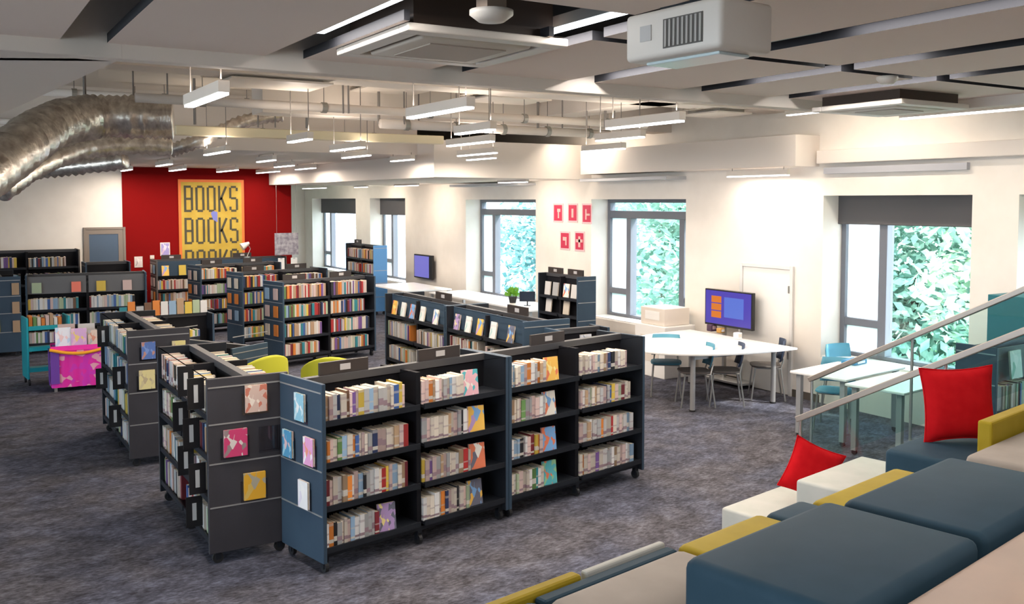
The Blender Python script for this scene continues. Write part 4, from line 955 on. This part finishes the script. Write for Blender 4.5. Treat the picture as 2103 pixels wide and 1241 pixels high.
# ottoman, armchairs
def cushionblock(name, label, cat, F, x0, x1, y0, y1, z0, z1, m, bevel=.03, seam=True, group=None):
    t = bpy.data.objects.new(name, None); C.objects.link(t); tag(t, label, cat, group); t.matrix_world = F @ Matrix.Translation(((x0+x1)/2,(y0+y1)/2,z0)); w = (x1-x0)/2; d = (y1-y0)/2; h = z1-z0
    MB().box(-w,w,-d,d,0,h).build('upholstered_body', m, t, bevel=bevel)
    if seam: MB().box(-w+.004,w-.004,-d+.004,d-.004,-.0,.015).build('base_board', RUBBER, t)
    return t
x, y = at(395,663,0); cushionblock('ottoman','teal rectangular ottoman in front of the rearmost bookcase','ottoman',frameM((x,y,0),R(2)),-.42,.42,-.0,.36,0,.37,TEAL,.02)
def armchair(px, py, rz, label, z=.80):
    x, y = at(px, py, z); t = thing('armchair', label, 'armchair', (x,y,0), R(rz))
    mb = MB(); n = 14
    prof = []
    for k in range(n+1):
        a = R(200)*k/n - R(10); u = math.cos(a); v = math.sin(a); top = .62+.20*max(0,v)**1.2
        prof.append((u,v,top))
    vs_ = []
    for (u,v,top) in prof: vs_ += [(u*.36,v*.34,.14),(u*.36,v*.34,top),(u*.29,v*.27,top),(u*.29,v*.27,.14)]
    fs = []
    for k in range(n):
        a = 4*k
        for j in range(4): fs.append((a+j, a+(j+1)%4, a+4+(j+1)%4, a+4+j))
    fs += [(3,2,1,0),(4*n,4*n+1,4*n+2,4*n+3)]
    mb.add(vs_, fs); mb.build('shell', GREENF, t, bevel=.02)
    MB().prism([(.27*math.cos(R(a)),.26*math.sin(R(a))-.02) for a in range(0,360,20)], .2, .44).build('seat_cushion', GREENF, t, bevel=.03)
    for (a, b) in ((-.24,-.2),(.24,-.2),(-.22,.24),(.22,.24)): MB().tube([(a*1.1,b*1.1,0),(a,b,.2)],.015,8).build('leg', CHROME, t)
    t.scale = (1.12,1.12,1.1)
armchair(520,742,200,'bright lime armchair between left bookcases and front row, left one')
armchair(690,738,150,'olive-lime armchair behind the nearest bookcase sign, right one', .82)

# ------------------------------------------------------------------ stepped seating (frame turned 10.5 degrees)
rs = R(10.5); FS = Matrix.Rotation(rs, 4, 'Z')
def S(name, label, u0, u1, v0, v1, z0, z1, m, cat='ottoman', bevel=.03, group='upholstered blocks on the stepped seating'):
    return cushionblock(name, label, cat, FS, u0, u1, v0, v1, z0, z1, m, bevel, True, group)
def stier(name, u0, u1, v0, v1, z0, z1):
    o = MB().box(u0,u1,v0,v1,z0,z1).build(name, WOOD, M=FS); o['kind'] = 'structure'; return o
stier('seating_tier', .3, 6.2, .55, 2.06, 0, .95)
stier('seating_tier', 5.30, 6.45, 2.08, 2.58, 0, .80)
stier('seating_tier', 5.52, 6.45, 2.60, 3.30, 0, .40)
stier('seating_tier', 6.22, 8.0, .75, 2.06, 0, .95)
stier('seating_tier', 6.46, 8.0, 2.08, 2.58, 0, .80)
S('seat_block','cream seat block lowest on the steps, with the small red cushion',5.69,6.50,3.34,4.02,0,.40,OCRE,bevel=.02)
S('seat_block','pale cream seat block one step above the lowest one',5.52,6.40,2.62,3.31,.40,.80,OCRE,bevel=.02)
S('seat_block','blue-grey seat block carrying the large red cushion',5.26,6.44,2.09,2.58,.80,1.20,OTEAL)
S('seat_block','mustard seat block at the right edge behind the large cushion',5.08,6.15,1.915,1.99,.95,1.50,OYEL,bevel=.012)
# upper row, base blocks (top 1.40)
S('seat_block','thin mustard strip block at the bottom middle edge of the seating',.9,2.24,2.135,2.185,.95,1.40,OYEL,bevel=.012)
S('seat_block','thin white strip block next to the bottom mustard strip',2.26,2.68,2.135,2.165,.95,1.40,OCRE,bevel=.008)
S('seat_block','blue-grey seat block at the bottom left end of the seating',.9,2.00,1.14,2.13,.95,1.39,OTEAL)
S('seat_block','narrow blue-grey block behind the beige seat block',2.01,2.68,2.075,2.13,.95,1.39,OTEAL,bevel=.012)
S('seat_block','beige seat block at the bottom, left of the large blue-grey one',2.01,2.68,1.70,2.07,.95,1.40,OBEI)
S('seat_block','mustard seat block showing above the large blue-grey block',2.69,3.22,1.70,2.10,.95,1.40,OYEL)
S('seat_block','blue-grey block between the two mustard strips of the seating',3.23,3.50,1.70,2.08,.95,1.40,OTEAL)
S('seat_block','mustard seat block between large blue-grey block and red cushion block',3.51,4.26,1.70,2.04,.95,1.40,OYEL)
S('seat_block','beige seat block at the right edge below the mustard one',4.72,6.19,1.30,1.905,.95,1.40,OBEI)
# top layer
S('seat_block','largest blue-grey seat block in the foreground',2.19,3.01,1.155,1.685,1.401,1.60,OTEAL,bevel=.035)
S('seat_block','second large blue-grey block at the right of the foreground one',3.035,3.91,1.155,1.645,1.401,1.60,OTEAL,bevel=.035)
S('seat_block','peach-beige seat in the bottom right corner of the picture',1.4,4.6,.60,1.135,.96,1.575,nmat('peach_upholstery', (.34,.235,.18), (.40,.27,.20), 3, .45))
stier('seating_tier', 2.01, 4.0, 1.14, 1.69, .95, 1.40)

def pillow(label, loc, s, thick, rot):
    t = bpy.data.objects.new('red_cushion', None); C.objects.link(t); tag(t, label, 'cushion'); t.matrix_world = Matrix.Translation(Vector(loc)) @ rot
    n = 16; mb = MB()
    for side in (1,-1):
        for j in range(n+1):
            for i in range(n+1):
                u = -1+2*i/n; v = -1+2*j/n
                e = (1-u**2)*(1-v**2); pin = 1-.10*(1-abs(v)**2)*abs(u)**1 ; pin2 = 1-.10*(1-abs(u)**2)*abs(v)
                mb.v.append((u*s/2*pin, side*thick/2*max(e,0)**.42, v*s/2*pin2))
    N = (n+1)**2
    for j in range(n):
        for i in range(n):
            a = j*(n+1)+i; mb.f.append((a+1,a,a+n+1,a+n+2)); mb.m.append(0); mb.f.append((a+N,a+1+N,a+n+2+N,a+n+1+N)); mb.m.append(0)
    mb.build('cushion_cover', REDF, t, smooth=True)
    loop = []
    for k in range(n+1): u = -1+2*k/n; loop.append((u*s/2*(1),0,-s/2*(1-.10*(1-u*u))))
    for k in range(1,n+1): v = -1+2*k/n; loop.append((s/2*(1-.10*(1-v*v)),0,v*s/2))
    for k in range(1,n+1): u = 1-2*k/n; loop.append((u*s/2,0,s/2*(1-.10*(1-u*u))))
    for k in range(1,n+1): v = 1-2*k/n; loop.append((-s/2*(1-.10*(1-v*v)),0,v*s/2))
    MB().tube(loop, .005, 6).build('piping', REDF, t)
def RM(rx, ry, rz): return Matrix.Rotation(R(rz),4,'Z') @ Matrix.Rotation(R(rx),4,'X') @ Matrix.Rotation(R(ry),4,'Y')
bx, by = at(1966, 905, 1.20)
pillow('large red square cushion standing on the blue-grey seat block', (bx, by, 1.20+.225), .45, .17, RM(-8, -2, -30))
bx, by = at(1667, 972, .62)
pillow('small red cushion leaning on a corner against the cream seat block', (bx, by, .64), .40, .14, RM(-6, 24, -28))

# ------------------------------------------------------------------ balustrades
dirn = Vector((math.sin(rs)*1, -math.cos(rs), 0)).normalized(); slope = .53
def rail(px, py, z0, L, label, posts, glass_m):
    x, y = at(px, py, z0); o0 = Vector((x,y,z0)); t = thing('stair_balustrade', label, 'balustrade', (x,y,0))
    def q(l, dz=0): return Vector((dirn.x*l, dirn.y*l, z0+slope*l+dz))
    a, b = q(0), q(L)
    # flat handrail bar
    side = Vector((-dirn.y, dirn.x, 0))
    def bar(p0, p1, w, h, name, m, par=t):
        d = (p1-p0).normalized(); up = side.cross(d).normalized()
        if up.z < 0: up = -up
        v = [p0+side*w/2, p0-side*w/2, p0-side*w/2-up*h, p0+side*w/2-up*h]; v = v+[k_+(p1-p0) for k_ in v]
        return MB().add([tuple(k_) for k_ in v], [(3,2,1,0),(4,5,6,7),(0,1,5,4),(1,2,6,5),(2,3,7,6),(3,0,4,7)]).build(name, m, par, bevel=.006)
    bar(a, b, .085, .045, 'handrail', mat('beige_rail_metal',(.36,.31,.27),.35,.5))
    for l in posts:
        p1 = q(l, -.04); p0 = Vector((p1.x,p1.y,max(0,p1.z-.92))); MB().tube([p0,p1],.013,10).build('post', CHROME, t)
    gs = [0]+posts[1:]+[L]
    g0, g1 = q(.02,-.05), q(L,-.05); h = .80
    n_ = side*.006
    v = []
    for s_ in (n_,-n_): v += [g0+s_, g1+s_, Vector((g1.x,g1.y,g1.z-h))+s_, Vector((g0.x,g0.y,max(.02,g0.z-h)))+s_]
    MB().add([tuple(k_) for k_ in v], [(0,1,2,3),(7,6,5,4),(0,4,5,1),(1,5,6,2),(2,6,7,3),(3,7,4,0)]).build('glass_panel', glass_m, t)
    return t
rail(1662, 775, .95, 3.2, 'glass stair balustrade with upper slanting handrail, further from camera', [.03,1.0,2.0,3.0], TGLASS)
rail(1637, 855, .95, 2.9, 'lower slanting handrail balustrade just behind the red cushions', [.03,1.15,2.3], TGLASS)
# stair flight between the balustrades
st = MB()
for k in range(7):
    st.box(6.75,8.1, 3.75-.30*k-.30, 3.75-.30*k, 0, .16*(k+1))
o = st.build('stair_flight', CARPET, M=FS); o['kind'] = 'structure'
